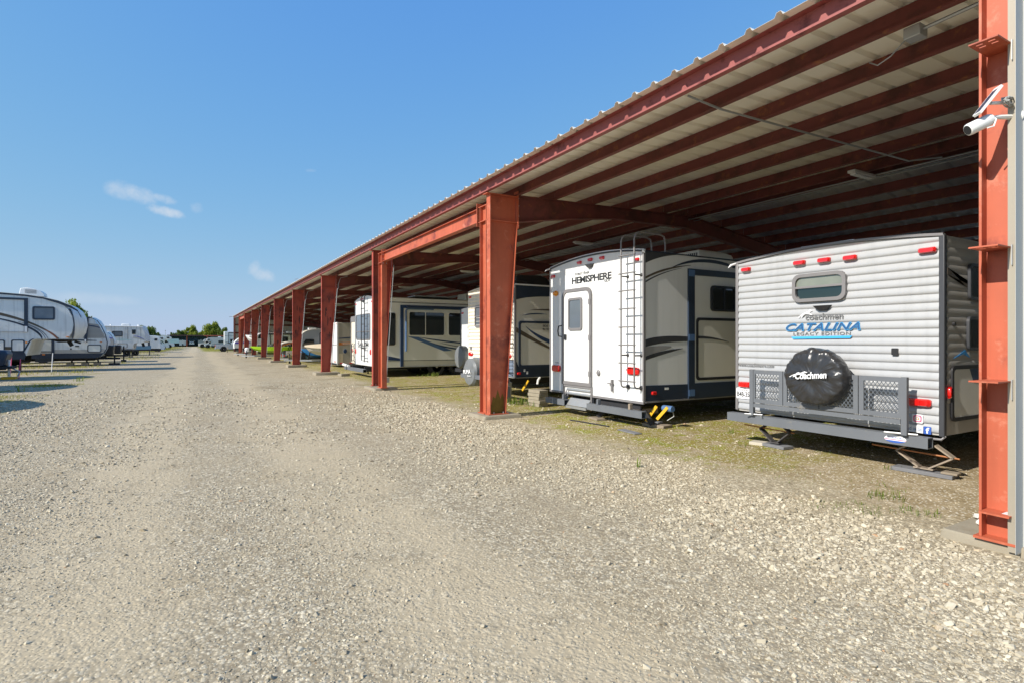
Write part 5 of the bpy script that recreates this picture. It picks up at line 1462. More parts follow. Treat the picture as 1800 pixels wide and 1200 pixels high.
ac = MB().loft([[(-7.02, 35.0, 3.66), (-6.08, 35.0, 3.60), (-6.08, 35.75, 3.60), (-7.02, 35.75, 3.66)], [(-6.98, 35.02, 3.98), (-6.72, 35.02, 4.0), (-6.72, 35.73, 4.0), (-6.98, 35.73, 3.98)],
                [(-6.97, 35.05, 4.0), (-6.73, 35.05, 4.015), (-6.73, 35.7, 4.015), (-6.97, 35.7, 4.0)]])
ac = MB()
pr_ = [(-7.08, 3.66), (-7.02, 3.98), (-6.78, 4.03), (-6.52, 3.98), (-6.30, 3.90), (-6.16, 3.78), (-6.12, 3.62)]
ac.ext(lambda a, b, d: (a, 35.0 + d, b), pr_, 0, .75)
aco = ac.build('air_conditioner', PVC, T, bevel=.02)
gb = MB()
for z in (3.75, 3.80, 3.85, 3.90): gb.box(-6.85, -6.42, 34.985, 34.998, z, z + .022)
gb.build('grille', GREYT, aco)
MB().loft([[(-5.9, 34.5, 1.55), (-4.95, 34.5, 1.54), (-5.0, 34.5, 1.48), (-5.5, 34.5, 1.40)], [(-5.9, 36.2, 1.55), (-4.95, 36.2, 1.54), (-5.0, 36.2, 1.48), (-5.5, 36.2, 1.40)]]).build('hitch_plate', UNDER, T)
MB().bar((-5.25, 35.35, 1.5), (-5.1, 35.35, 1.22), .16, .16, (0, 1, 0)).bar((-5.0, 35.35, 1.45), (-4.75, 35.35, 1.36), .1, .06, (0, 1, 0)).build('king_pin', UNDER, T)
for yy in (34.35, 36.3): MB().box(-7.35, -7.25, yy, yy + .1, .03, .8).build('landing_leg', UNDER, T)
underframe(T, -13.8, -6.8, ya, W, .55, .795)
for xx in (-10.8, -11.8): wheel(T, xx, ya + .02, .4, .4, .24); wheel(T, xx, ya + W - .02, .4, .4, .24, 1)
for xx, yy, hh, m, l in ((-7.0, 33.2, .95, PINK, 'thin pink marker stake before the fifth wheel'), (-5.55, 33.2, .92, DECW, 'thin white marker stake before the fifth wheel'),
                         (-5.78, 28.6, .78, PINK, 'thin pink stake beside the propane trailer tongue'), (-6.55, 27.9, .6, DECW, 'short white stake left of the yellow jack block')):
    o = MB().tube([(0, 0, 0), (.05, 0, hh)], .018, 6).build('marker_stake', m); o.location = (xx, yy, 0); tag(o, l, 'stake', 'marker stakes')

# --- grey and white travel trailer behind it
T = thing('travel_trailer', 'grey and white travel trailer with black bottle cover behind the grimy fifth wheel', 'travel trailer', (-4.3, 41, 0), LG)
ya, W = 41.0, 2.7
out = [(-13, 2.78), (-5.37, 2.80), (-5.0, 2.82), (-4.74, 2.66), (-4.54, 2.34), (-4.34, 1.83), (-4.25, 1.39), (-4.28, 1.02), (-4.43, .73), (-4.54, .58), (-4.8, .47), (-13, .47)]
shell(T, out, ya, W, WHITED, .05, (-5.0, 1, .25))
Q = PY(ya)
panel('upper_cladding', TAUPE, T, Q, [(-12.9, 2.50), (-5.2, 2.50), (-4.67, 2.42), (-4.40, 1.86), (-4.32, 1.62), (-12.9, 1.60)], .0, .004, smooth=False)
lines = MB()
for k in range(11): lines.box(-12.8, -4.68 + (2.4 - (1.68 + .075 * k)) * .42, ya - .012, ya - .0045, 1.68 + .075 * k, 1.695 + .075 * k)
lines.build('lap_joint', GREYT, T, smooth=False)
swoosh(T, DBLUE, Q, (-6.5, 2.44), (-5.2, 2.46), (-4.60, 2.24), .03, .09, .05, .0125, .015)
MB().loft([[Q(a - .02, b, -.05), Q(a - .02, b, .02), Q(a + .025, b, .02), Q(a + .025, b, -.05)] for a, b in out[2:9]]).build('nose_seam', NAVY, T)
MB().loft([[Q(a, b + .03, .02), Q(a, b + .03, -.1), Q(a, b - .02, -.1), Q(a, b - .02, .02)] for a, b in out[:3]]).build('roof_edge', NAVY, T)
MB().bar(Q(-5.28, 1.40, .06), Q(-5.20, 2.80, .06), .14, .10, (0, 1, 0)).build('awning_arm', NAVY, T)
panel('bracket_foot', DECW, T, Q, rr(-5.32, -5.24, 1.40, 1.56, .01), .125, .14)
panel('stripe', NAVY, T, Q, [(-9, 1.60), (-5.5, 1.55), (-4.75, 1.50), (-4.75, 1.47), (-9, 1.48)], .0042, .008, smooth=False)
panel('lower_cladding', TAUPE, T, Q, [(-12.9, .98), (-4.33, .96), (-4.42, .76), (-12.9, .76)], .0, .004, smooth=False)
panel('skirt', NAVY, T, Q, [(-12.9, .757), (-4.43, .757), (-4.56, .56), (-4.8, .47), (-12.9, .47)], .0, .01)
for a0, a1, b0, b1, lf in ((-5.20, -4.53, .80, 1.25, LBEIGE), (-7.55, -6.78, .84, 1.55, BEIGE)):
    h_ = MB().ring(Q, rr(a0, a1, b0, b1, .08), rr(a0 + .045, a1 - .045, b0 + .045, b1 - .045, .06), .004, .025).build('hatch', NAVY, T)
    panel('door_leaf', lf, h_, Q, rr(a0 + .047, a1 - .047, b0 + .047, b1 - .047, .055), .004, .015)
MB().box(-6.85, -6.72, ya - .05, ya - .011, .70, 1.6).box(-7.62, -7.5, ya - .05, ya - .011, .70, 1.6).build('door_jamb', NAVY, T)
for a in (-5.68, ): panel('outlet_cover', BLACK, T, Q, rr(a - .09, a + .09, 1.13, 1.20, .02), .001, .03)
light(T, Q, -4.55, 1.40, .12, .06, ODEC); light(T, Q, -7.2, .70, .14, .06, ODEC, base=.01)
panel('vent', BLACK, T, Q, rr(-6.0, -5.93, .97, 1.05, .02), .004, .03)
MB().box(-7.6, -6.8, ya + .1, ya + .5, .28, .465).build('step_box', NAVY, T)
MB().loft([[(-4.5, 41.9, .60), (-4.08, 41.9, .58), (-4.08, 42.8, .58), (-4.5, 42.8, .60)], [(-4.32, 41.9, 1.20), (-4.02, 41.9, 1.18), (-4.02, 42.8, 1.18), (-4.32, 42.8, 1.20)]]).build('propane_cover', BLACK, T, bevel=.05)
MB().bar((-5.2, 41.8, .42), (-3.75, 42.35, .40), .08, .12).bar((-5.2, 42.9, .42), (-3.75, 42.35, .40), .08, .12).build('a_frame', UNDER, T)
MB().tube([(-4.02, 42.35, .02), (-4.02, 42.35, .55)], .04, 7).build('tongue_jack', UNDER, T)
board('jack_block', 'flat black block under the grey travel trailer tongue jack', 'block', -4.3, -3.75, 42.1, 42.6, .0, .12, BLACK)
for a in (-6.0, -5.3, -4.75):
    MB().bar((a, 41.3, .46), (a + .05, 41.3, .19), .08, .08).build('stabilizer_leg', UNDER, T)
for a, l in ((-6.05, 'tan support block under the grey travel trailer, furthest from its nose'), (-5.35, 'tan support block under the grey travel trailer, middle one'), (-4.78, 'tan support block under the grey travel trailer, closest to its nose')):
    board('support_block', l, 'block', a - .16, a + .18, 41.15, 41.5, .0, .185, WOOD, 0, 'support blocks under the grey trailer')
underframe(T, -12.8, -4.9, ya, W, .30, .465)
for xx in (-9.0, -9.9): wheel(T, xx, ya + .02, .34, .34, .22); wheel(T, xx, ya + W - .02, .34, .34, .22, 1)

# --- rounded front of the next one
T = thing('travel_trailer', 'white and grey trailer with a blue stripe on its rounded nose, left row', 'travel trailer', (-4.5, 47, 0), LG)
out = [(-12, 2.12), (-5.08, 2.12), (-4.86, 2.06), (-4.67, 1.86), (-4.54, 1.60), (-4.49, 1.35), (-4.53, 1.09), (-4.62, .86), (-4.75, .62), (-5.0, .5), (-12, .5)]
shell(T, out, 47.0, 2.6, WHITE, .03, (-5.1, 1, .2))
Q = PY(47)
panel('lower_nose', TAUPE, T, Q, [(-8, 1.62), (-4.57, 1.62), (-4.50, 1.35), (-4.54, 1.09), (-4.63, .86), (-8, .86)], .0, .004, smooth=False)
panel('stripe', PURP, T, Q, [(-8, 1.80), (-5.0, 1.78), (-4.60, 1.68), (-4.57, 1.60), (-5.0, 1.70), (-8, 1.70)], .0042, .008, smooth=False)
MB().loft([[Q(a - .015, b, -.05), Q(a - .015, b, .012), Q(a + .02, b, .012), Q(a + .02, b, -.05)] for a, b in out[1:9]]).build('nose_seam', GREYT, T)
MB().box(-4.56, -4.20, 47.9, 48.7, .55, 1.16).build('propane_cover', BLACK, T, bevel=.05)
MB().bar((-5.2, 47.6, .45), (-3.8, 48.3, .42), .08, .12).bar((-5.2, 49, .45), (-3.8, 48.3, .42), .08, .12).build('a_frame', UNDER, T)
MB().tube([(-4.05, 48.3, .0), (-4.05, 48.3, 1.1)], .045, 7).build('tongue_jack', UNDER, T)
board('jack_block', 'black block under the jack of the blue striped trailer', 'block', -4.2, -3.9, 48.1, 48.5, .0, .14, BLACK)
underframe(T, -11.8, -5.1, 47, 2.6, .3, .495)
for xx in (-8.3, -9.2): wheel(T, xx, 47.0, .33, .33, .2)

# --- old stained fifth wheel
T = thing('fifth_wheel', 'old white fifth wheel with dark vertical stains and a long dark window, left row', 'travel trailer', (-3.1, 58, 0), LG)
out = [(-12, 2.74), (-6.4, 2.72), (-3.40, 2.68), (-3.30, 2.58), (-3.19, 2.31), (-3.09, 1.9), (-3.04, 1.43), (-3.15, 1.33), (-3.6, 1.26), (-4.05, 1.26), (-4.18, 1.1), (-4.2, .74), (-12, .74)]
shell(T, out, 58.0, 2.8, OLDW, .06, (-3.8, 1, .25))
Q = PY(58)
window(T, Q, -5.68, -4.94, 1.82, 2.28, .07, .05, .04, BLACK, GLASSS, ('v', .2))
window(T, Q, -4.28, -4.02, 2.03, 2.40, .02, .03, .04, BLACK, GLASS, ('h', .3, GLASS))
panel('stripe', GREENT, T, Q, [(-11, 1.56), (-4.3, 1.55), (-4.3, 1.525), (-11, 1.53)], .0, .004, smooth=False)
text(T, 'Carriage Lite', Q, -5.32, -4.60, 1.60, .08, GREENT, d0=.0, d1=.004, shear=.2)
swoosh(T, PURP, Q, (-4.2, 1.86), (-3.8, 1.86), (-3.40, 1.58), .02, .10, .02)
swoosh(T, TAUPE, Q, (-4.2, 1.74), (-3.8, 1.72), (-3.30, 1.5), .14, .12, .03)
for a0, a1 in ((-5.3, -4.6), (-4.14, -3.95)): MB().ring(Q, rr(a0, a1, .86, 1.25, .08), rr(a0 + .04, a1 - .04, .9, 1.21, .06), .0, .03).build('hatch', GREYT, T)
panel('skirt', GREYT, T, Q, [(-12, .80), (-4.2, .80), (-4.2, .70), (-12, .70)], .0, .01)
panel('gutter_line', TAUPE, T, Q, [(-12, 2.70), (-3.5, 2.66), (-3.5, 2.64), (-12, 2.68)], .0, .02, smooth=False)
panel('seam', GREYT, T, Q, [(-4.60, 2.66), (-4.56, 2.66), (-4.56, 1.6), (-4.60, 1.6)], .0, .01, smooth=False)
box('air_conditioner', PVC, T, -5.1, -4.5, 59, 59.7, 2.74, 2.92, bevel=.04)
for xx in (-5.9, -3.9): MB().tube([(xx, 59.4, 2.7), (xx, 59.4, 2.86)], [.09, .07], 10).build('roof_vent', PVC, T)
for yy in (58.3, 60.3): MB().box(-4.5, -4.4, yy, yy + .1, .02, .8).build('landing_leg', UNDER, T)
MB().bar((-3.6, 59.4, 1.25), (-3.5, 59.4, .95), .2, .2, (0, 1, 0)).build('king_pin', UNDER, T)
underframe(T, -11.8, -4.4, 58, 2.8, .5, .735)
for xx in (-8.6, -9.6): wheel(T, xx, 58.0, .36, .36, .22)

# --- dark flat deck trailer and the vehicles further up the left side
T = thing('flat_trailer', 'dark low utility trailer with tall post parked before the white box trailer', 'utility trailer', (-3.4, 66, 0))
MB().box(-6.3, -3.4, 66, 68, .48, .62).build('deck', UNDER, T)
MB().box(-6.3, -3.4, 66, 66.05, .62, .95).box(-6.3, -3.4, 67.95, 68, .62, .95).build('side_rail', TEAL, T)
MB().bar((-3.4, 67, .5), (-2.7, 67, .48), .1, .1).build('tongue', UNDER, T)
MB().box(-3.48, -3.4, 66.2, 66.3, .05, 1.9).build('post', NAVY, T)
for xx in (-4.6, -5.3): wheel(T, xx, 65.98, .3, .3, .2)


def truck(name, label, cat, x, y, sg, L, W, H, m, camper=None, group=None, hood=.32, bed=False, wr=.36):
    """Car, pickup or cab: side outline carried across the width, with glasshouse, wheels and lamps. sg=+1 nose to +X."""
    t = thing(name, label, cat, (x, y, 0), group)
    X_ = lambda u: x + sg * u
    hb = .28
    hz = H * .60
    if bed:
        o = [(0, hb + .12), (0, hz), (L * .40, hz), (L * .43, H * .97), (L * .62, H), (L * .72, hz * 1.02), (L * .97, hz * .92), (L, hz * .7), (L, hb)]
    else:
        o = [(0, hb + .1), (0, hz), (.12, H * .95), (L * .5, H), (L * .66, H * .94), (L * (1 - hood), hz), (L * .97, hz * .9), (L, hz * .68), (L, hb)]
    sec = [-1, -.94, -.7, .7, .94, 1]
    rings = []
    for q in sec:
        yy = y + W / 2 + W / 2 * q
        ring = []
        for a, b in o:
            tuck = max(0, (b - hz)) / max(.01, H - hz)
            ring.append((X_(a), y + W / 2 + (W / 2 * q) * (1 - .16 * tuck), b - (.05 if abs(q) > .95 and b > hz else 0)))
        rings.append(ring)
    MB().loft(rings).build('body', m, t)
    if bed: ws = [(L * .455, hz + .02), (L * .45, H * .90), (L * .61, H * .92), (L * .70, hz + .03)]
    else: ws = [(.25, hz + .03), (.3, H * .9), (L * .62, H * .9), (L * (1 - hood) - .1, hz + .03)]
    for s, yy in ((-1, y + .055 * W / 2), (1, y + W - .055 * W / 2)):
        MB().loft([[(X_(a), yy + s * .035, b) for a, b in ws], [(X_(a), yy - s * .02, b) for a, b in ws]]).build('side_window', GLASS, t)
    a0, b0, a1, b1 = (L * .625, H * .95, L * .715, hz * 1.06) if bed else (L * .67, H * .92, L * (1 - hood) - .02, hz + .04)
    MB().loft([[(X_(a0 + .03), y + W * .14, b0), (X_(a1 + .04), y + W * .08, b1), (X_(a1 + .04), y + W * .92, b1), (X_(a0 + .03), y + W * .86, b0)], [(X_(a0 - .05), y + W * .14, b0 - .04), (X_(a1 - .05), y + W * .08, b1 - .04), (X_(a1 - .05), y + W * .92, b1 - .04), (X_(a0 - .05), y + W * .86, b0 - .04)]]).build('windscreen', GLASS, t)
    for u in (L * .19, L * .80):
        wheel(t, X_(u), y - .02, wr, wr, .24); wheel(t, X_(u), y + W + .02, wr, wr, .24, 1)
        for yy, s in ((y, -1), (y + W, 1)):
            MB().lathe([(wr * 1.14, -.02), (wr * 1.14, .012)], (X_(u), yy, wr), (0, s, 0), 18).build('wheel_arch', UNDER, t)
    for yy in (y + .12, y + W - .32):
        box('headlight', DECW, t, min(X_(L - .03), X_(L + .02)), max(X_(L - .03), X_(L + .02)), yy, yy + .2, hz * .68, hz * .85)
        box('tail_light', RLENS, t, min(X_(-.02), X_(.04)), max(X_(-.02), X_(.04)), yy, yy + .2, hz * .66, hz * .98)
    for u in (-.03, L + .0): box('bumper', CHROME if bed else GREYT, t, min(X_(u), X_(u + .06)) - .02, max(X_(u), X_(u + .06)) + .02, y + .05, y + W - .05, .30, .44)
    return t


def motorhome(name, label, x, y, sg, L, H, m, trim=DBLUE, group=None):
    """Cab-over motorhome: cut-away cab with hood, living box and an over-cab bunk."""
    t = thing(name, label, 'motorhome', (x, y, 0), group)
    X_ = lambda u: x + sg * u      # u=0 rear, u=L front bumper
    W = 2.4
    o = [(0, .5), (0, H), (L * .72, H), (L * .86, H * .93), (L * .93, H * .80), (L * .90, H * .66), (L * .74, H * .62), (L * .73, .5)]
    MB().loft([[(X_(a), yy, b) for a, b in o] for yy in (y, y + .05, y + W - .05, y + W)]).build('body', m, t)
    cb = [(L * .735, .34), (L * .735, H * .62), (L * .80, H * .615), (L * .87, H * .44), (L * .985, H * .37), (L, H * .30), (L, .34)]
    MB().loft([[(X_(a), yy, b) for a, b in cb] for yy in (y + .18, y + .26, y + W - .26, y + W - .18)]).build('cab', m, t)
    for s, yy in ((-1, y + .18), (1, y + W - .18)):
        MB().loft([[(X_(a), yy + s * .01, b) for a, b in ((L * .75, H * .43), (L * .75, H * .58), (L * .80, H * .58), (L * .855, H * .43))], [(X_(a), yy - s * .03, b) for a, b in ((L * .75, H * .43), (L * .75, H * .58), (L * .80, H * .58), (L * .855, H * .43))]]).build('cab_window', GLASS, t)
    Q = PY(y)
    e = [X_(L * .2), X_(L * .42)]
    window(t, Q, min(e), max(e), H * .52, H * .72, .05, .05, .03, BLACK, GLASS)
    e = [X_(L * .80), X_(L * .87)]
    window(t, Q, min(e), max(e), H * .74, H * .86, .03, .03, .03, BLACK, GLASS)
    swoosh(t, trim, Q, (X_(L * .05), H * .42), (X_(L * .4), H * .48), (X_(L * .72), H * .34), .08, .1, .03)
    for u in (L * .18, L * .87):
        wheel(t, X_(u), y + .1, .36, .36, .24); wheel(t, X_(u), y + W - .1, .36, .36, .24, 1)
    box('bumper', DARK, t, min(X_(L), X_(L + .08)), max(X_(L), X_(L + .08)), y + .2, y + W - .2, .32, .46)
    box('roof_unit', PVC, t, min(X_(L * .3), X_(L * .42)), max(X_(L * .3), X_(L * .42)), y + .8, y + 1.5, H + .002, H + .16)
    for yy in (y + .22, y + W - .44): box('headlight', DECW, t, min(X_(L - .02), X_(L + .02)), max(X_(L - .02), X_(L + .02)), yy, yy + .22, H * .24, H * .30)
    return t


T = thing('box_trailer', 'plain white box trailer with dark corner post behind the low utility trailer', 'box trailer', (-4.0, 82, 0), LG)
shell(T, [(-9, .5), (-9, 2.02), (-3.75, 2.02), (-3.3, 1.8), (-3.1, .5)], 82, 2.5, WHITE, .03)
box('corner_post', NAVY, T, -4.42, -4.3, 81.95, 82, .3, 2.1)
window(T, PY(82), -3.75, -3.45, 1.45, 1.72, .03, .03, .03)
for xx in (-6.5, -7.3): wheel(T, xx, 82, .34, .34, .2)
underframe(T, -8.9, -3.4, 82, 2.5, .3, .495)
truck('van', 'silver van with its nose to the lane, left row', 'van', -6.9, 88, 1, 4.0, 2.0, 1.45, CARP, hood=.28)
motorhome('motorhome', 'white motorhome with its slanted bunk over the cab, nearest on the left row', -9.2, 96, 1, 6.0, 2.15, WHITE, DARK, 'motorhomes beyond the trailers')
motorhome('motorhome', 'white motorhome with brown stripe, second on the left row', -8.9, 106, 1, 6.0, 2.25, WHITE, BROWN, 'motorhomes beyond the trailers')
motorhome('motorhome', 'white motorhome with dark cab window closest to the far shed, left row', -8.5, 124, 1, 6.0, 2.5, WHITE, NAVY, 'motorhomes beyond the trailers')
T = thing('box_trailer', 'pale teal box trailer half hidden before the far dark shed', 'box trailer', (-3, 138, 0))
shell(T, [(-6.5, .9), (-6.5, 1.75), (-2.0, 1.75), (-1.9, 1.5), (-1.9, .9)], 138, 2.4, mat('pale_teal_panel', (.42, .60, .60), .4), .03)
underframe(T, -6.4, -2.2, 138, 2.4, .5, .89)
for xx in (-4, -4.8): wheel(T, xx, 138, .34, .34, .2)

# ------------------------------------------------------------------ beyond the shed on the right
truck('pickup', 'silver pickup with red tail lights backed towards the lane beyond the shed', 'pickup', 3.0, 84, 1, 5.0, 1.95, 1.62, CARP, bed=True, wr=.34)
T = thing('travel_trailer', 'tall white trailer with dark vertical trim just past the end of the shed', 'travel trailer', (4.6, 95, 0))
shell(T, [(4.6, .5), (4.6, 2.78), (13, 2.78), (13.4, .5)], 95, 2.6, WHITE, .05)
Q = PY(95)
panel('stripe', NAVY, T, Q, [(5.11, 2.68), (5.19, 2.68), (5.19, 1.1), (5.11, 1.1)], .0, .02, smooth=False)
panel('stripe', NAVY, T, Q, [(5.2, 2.68), (12, 2.68), (12, 2.58), (5.2, 2.58)], .0, .02, smooth=False)
panel('stripe', DARK, T, Q, [(4.62, 2.16), (12, 2.14), (12, 2.11), (4.62, 2.13)], .021, .025, smooth=False)
window(T, Q, 5.36, 5.9, 1.2, 1.68, .03, .04, .03)
panel('skirt', NAVY, T, Q, [(4.6, .95), (13, .95), (13, .5), (4.6, .5)], .0, .01)
swoosh(T, NAVY, Q, (4.7, 1.25), (5.2, 1.1), (5.6, .96), .02, .25, .02, .0205, .025)
for xx in (9, 9.9): wheel(T, xx, 95, .36, .36, .2)
underframe(T, 4.8, 13, 95, 2.6, .3, .495)
MB().tube([(4.52, 94.9, .1), (4.52, 94.9, 1.6)], .05, 6).build('post', PVC, T)
motorhome('motorhome', 'grey white motorhome with a long dark window, right side past the pickup', 6.4, 120, -1, 3.9, 2.05, mat('grey_white_panel', (.55, .56, .55), .4), DARK, 'motorhomes beyond the trailers')
truck('camper_van', 'cream camper van with rounded nose beyond the grey motorhome', 'van', 4.9, 130, -1, 3.3, 1.9, 1.55, CREAM, hood=.34)
motorhome('motorhome', 'white motorhome partly hidden behind the cream camper van', 7.2, 136, -1, 5.0, 1.9, WHITE, GREYT, 'motorhomes beyond the trailers')

# ------------------------------------------------------------------ far covered shed closing the lane
T = thing('far_shed', 'far low dark shed with red posts and red fascia closing the lane', 'shed', (0, 156, 0))
MB().box(-4.6, 22, 156, 172, 2.62, 2.74).build('roof', mat('dark_roof_sheet', (.16, .13, .11), .6), T)
MB().box(-4.6, 3.0, 155.94, 155.995, 2.52, 2.76).build('fascia', mat('brown_fascia', (.10, .05, .045), .6), T)
MB().box(3.0, 22, 155.92, 155.99, 2.46, 2.68).build('fascia', RED, T)
MB().box(-4.6, 22, 161.5, 161.6, 0, 2.6).build('back_wall', TEAL, T)
MB().box(-4.6, -4.5, 156.2, 163, 0, 2.6).build('end_wall', TEAL, T)
for x in (-4.5, -.62, 3.66, 7.9, 12): MB().box(x, x + .17, 156.02, 156.2, 0, 2.6).build('post', RED, T)
for x in (7.9, 12): box('wall_band', TEAL, T, x + .2, x + 3, 161.4, 161.49, 1.6, 2.2)
T = thing('cargo_trailer', 'white square cargo trailer parked inside the far dark shed', 'cargo trailer', (-2.1, 156.6, 0))
shell(T, [(-.72, .32), (-.72, 1.5), (-2.12, 1.5), (-2.12, .32)], 156.6, 3.5, WHITE, .02)
MB().lathe([(.18, 0), (.16, .03)], (-1.4, 156.595, .5), (0, -1, 0), 14).build('spare_wheel', RUBBER, T)
box('roof_vent', PVC, T, -1.55, -1.35, 157, 157.3, 1.52, 1.66)
for xx in (-1.95, -.9): MB().lathe([(.3, 0), (.3, .2)], (xx, 157.8, .3), (1, 0, 0), 14).build('wheel', RUBBER, T)
t = thing('white_boat', 'white boat seen end on inside the far dark shed', 'boat', (.45, 157, 0))
MB().loft([[(-.12, 156.6, .56), (1.05, 156.6, .56), (1.0, 156.6, .80), (.82, 156.6, 1.0), (1.08, 156.6, 1.36), (1.0, 156.6, 1.36), (.46, 156.6, .80), (-.06, 156.6, 1.36), (-.14, 156.6, 1.36), (.10, 156.6, 1.0), (-.08, 156.6, .80)],
           [(-.12, 161, .56), (1.05, 161, .56), (1.0, 161, .80), (.82, 161, 1.0), (1.08, 161, 1.36), (1.0, 161, 1.36), (.46, 161, .80), (-.06, 161, 1.36), (-.14, 161, 1.36), (.10, 161, 1.0), (-.08, 161, .80)]]).build('hull', WHITE, t, smooth=False)
MB().box(.2, .72, 157, 160, 1.02, 1.22).build('console', WHITE, t)
MB().box(.0, .1, 157, 160, .0, .55).box(.85, .95, 157, 160, .0, .55).build('cradle', UNDER, t)
T = thing('travel_trailer', 'dull grey trailer under the far shed behind the cream van', 'travel trailer', (1.8, 157, 0))
shell(T, [(1.83, .5), (1.83, 1.5), (4.5, 1.5), (4.5, .5)], 157, 2.4, GALV, .02)
MB().box(2.3, 2.6, 157.3, 157.6, 1.52, 1.66).build('roof_vent', PVC, T)
for xx in (2.6, 3.4): wheel(T, xx, 157, .34, .34, .2)
underframe(T, 1.9, 4.4, 157, 2.4, .3, .495)
t = thing('light_pole', 'thin grey pole standing left of the far dark shed', 'pole', (-4.9, 157, 0))
MB().tube([(-4.9, 155, 0), (-4.9, 155, 3.75)], [.05, .035], 8).build('mast', GALV, t)
MB().box(-5.0, -4.8, 154.9, 155.1, 3.7, 3.85).build('lamp_head', GALV, t)


# ------------------------------------------------------------------ trees
def tree_meshes(seed, m, n, rad, h, leaf):
    rg = np.random.RandomState(seed)
    nc = 22
    ph = rg.uniform(0, 2 * np.pi, nc); rr_ = rad * np.sqrt(rg.uniform(0, 1, nc)) * .75; zc = h * (.32 + .62 * rg.uniform(0, 1, nc)) - .25 * h * (rr_ / rad) ** 2
    cen = np.c_[rr_ * np.cos(ph), rr_ * np.sin(ph), zc]
    cr = rad * rg.uniform(.14, .40, nc)
    k = rg.randint(0, nc, n)
    d = rg.normal(size=(n, 3)); d /= np.linalg.norm(d, axis=1)[:, None]
    p = cen[k] + d * (cr[k] * rg.uniform(.45, 1.2, n))[:, None] * np.array([1, 1, .8])
    nrm = d + rg.normal(size=(n, 3)) * .6; nrm /= np.linalg.norm(nrm, axis=1)[:, None]
    a = np.cross(nrm, rg.normal(size=(n, 3))); a /= np.linalg.norm(a, axis=1)[:, None]
    b = np.cross(nrm, a)
    s = (leaf * rg.uniform(.5, 1.25, n))[:, None]
    v = np.stack([p + a * s, p + b * s * .55, p - a * s, p - b * s * .55], 1).reshape(-1, 3)
    me = bpy.data.meshes.new('crown')
    me.vertices.add(4 * n); me.vertices.foreach_set('co', v.ravel())
    me.loops.add(4 * n); me.loops.foreach_set('vertex_index', np.arange(4 * n, dtype=np.int32))
    me.polygons.add(n); me.polygons.foreach_set('loop_start', np.arange(0, 4 * n, 4, dtype=np.int32)); me.polygons.foreach_set('loop_total', np.full(n, 4, dtype=np.int32))
    me.update(); me.validate(); me.materials.append(m)
    tb = MB().tube([(0, 0, -.1), (.04 * h * .3, 0, h * .25), (-.02 * h, .02 * h, h * .5), (.01 * h, 0, h * .78)], [.045 * h, .034 * h, .022 * h, .006 * h], 7)
    for q in range(5):
        c = cen[q]
        tb.tube([(0, 0, h * (.22 + .06 * q)), tuple(c * .55 + np.array([0, 0, h * .12])), tuple(c)], [.02 * h, .012 * h, .004 * h], 5)
    return me, tb


TM = []
for s, (m, n, rad, h) in enumerate(((LEAF, 5200, .5, 1), (LEAFD, 5200, .46, 1), (LEAF, 5000, .6, 1))):
    me, tb = tree_meshes(s + 11, m, n, rad, h, .043)
    tr0 = tb.build('trunk', BARK); tm = tr0.data; bpy.data.objects.remove(tr0)
    TM.append((me, tm))


def tree(label, x, y, h, w, kind, group=None, rot=0.0):
    t = thing('tree', label, 'tree', (x, y, 0), group)
    for nm, me in (('trunk', TM[kind][1]), ('crown', TM[kind][0])):
        o = bpy.data.objects.new(nm, me); C.objects.link(o); o.parent = t
        o.scale = (w, w, h); o.rotation_euler.z = rot
    return t


TG = 'trees behind the far shed'
tree('small dark tree at the left end of the row behind the far shed', -4.0, 186, 4.4, 2.0, 1, TG)
tree('round dark tree left of the gap behind the far shed', -2.3, 190, 5.2, 3.4, 1, TG, 1)
tree('sunlit green tree in the middle of the row behind the far shed', .6, 192, 5.9, 3.6, 0, TG, 2)
tree('low bushy tree between two taller ones behind the far shed', 2.3, 188, 4.2, 2.6, 2, TG, 3)
tree('tall broad tree behind the far shed, above the grey motorhome', 4.3, 190, 6.6, 4.2, 2, TG, .6)
tree('tall tree with ragged top beside the end of the long shed', 6.4, 192, 7.0, 4.0, 0, TG, 1.7)
tree('dark tree touching the end wall of the long shed', 8.6, 186, 6.2, 3.6, 1, TG, 2.6)
tree('pale low tree before the dark one behind the far shed', -1.1, 196, 4.6, 2.8, 0, TG, 4)
tree('dark leaning tree above the old stained fifth wheel', -6.1, 110, 4.6, 3.2, 1, None, .5)
tree('lower dark tree at the right of the leaning one, left row', -4.9, 113, 3.3, 2.2, 1, None, 2.2)
tree('tree top showing over the nose of the grimy fifth wheel', -10.4, 70, 5.75, 3.0, 2, None, .9)
tree('small tree top between the two nearest left trailers', -9.5, 71, 4.25, 1.8, 2, None, 2.9)
tree('leafy tree glimpsed through the open back of the shed, right of the silver trailer', 27, 10.5, 6.0, 6.5, 0, None, 1)

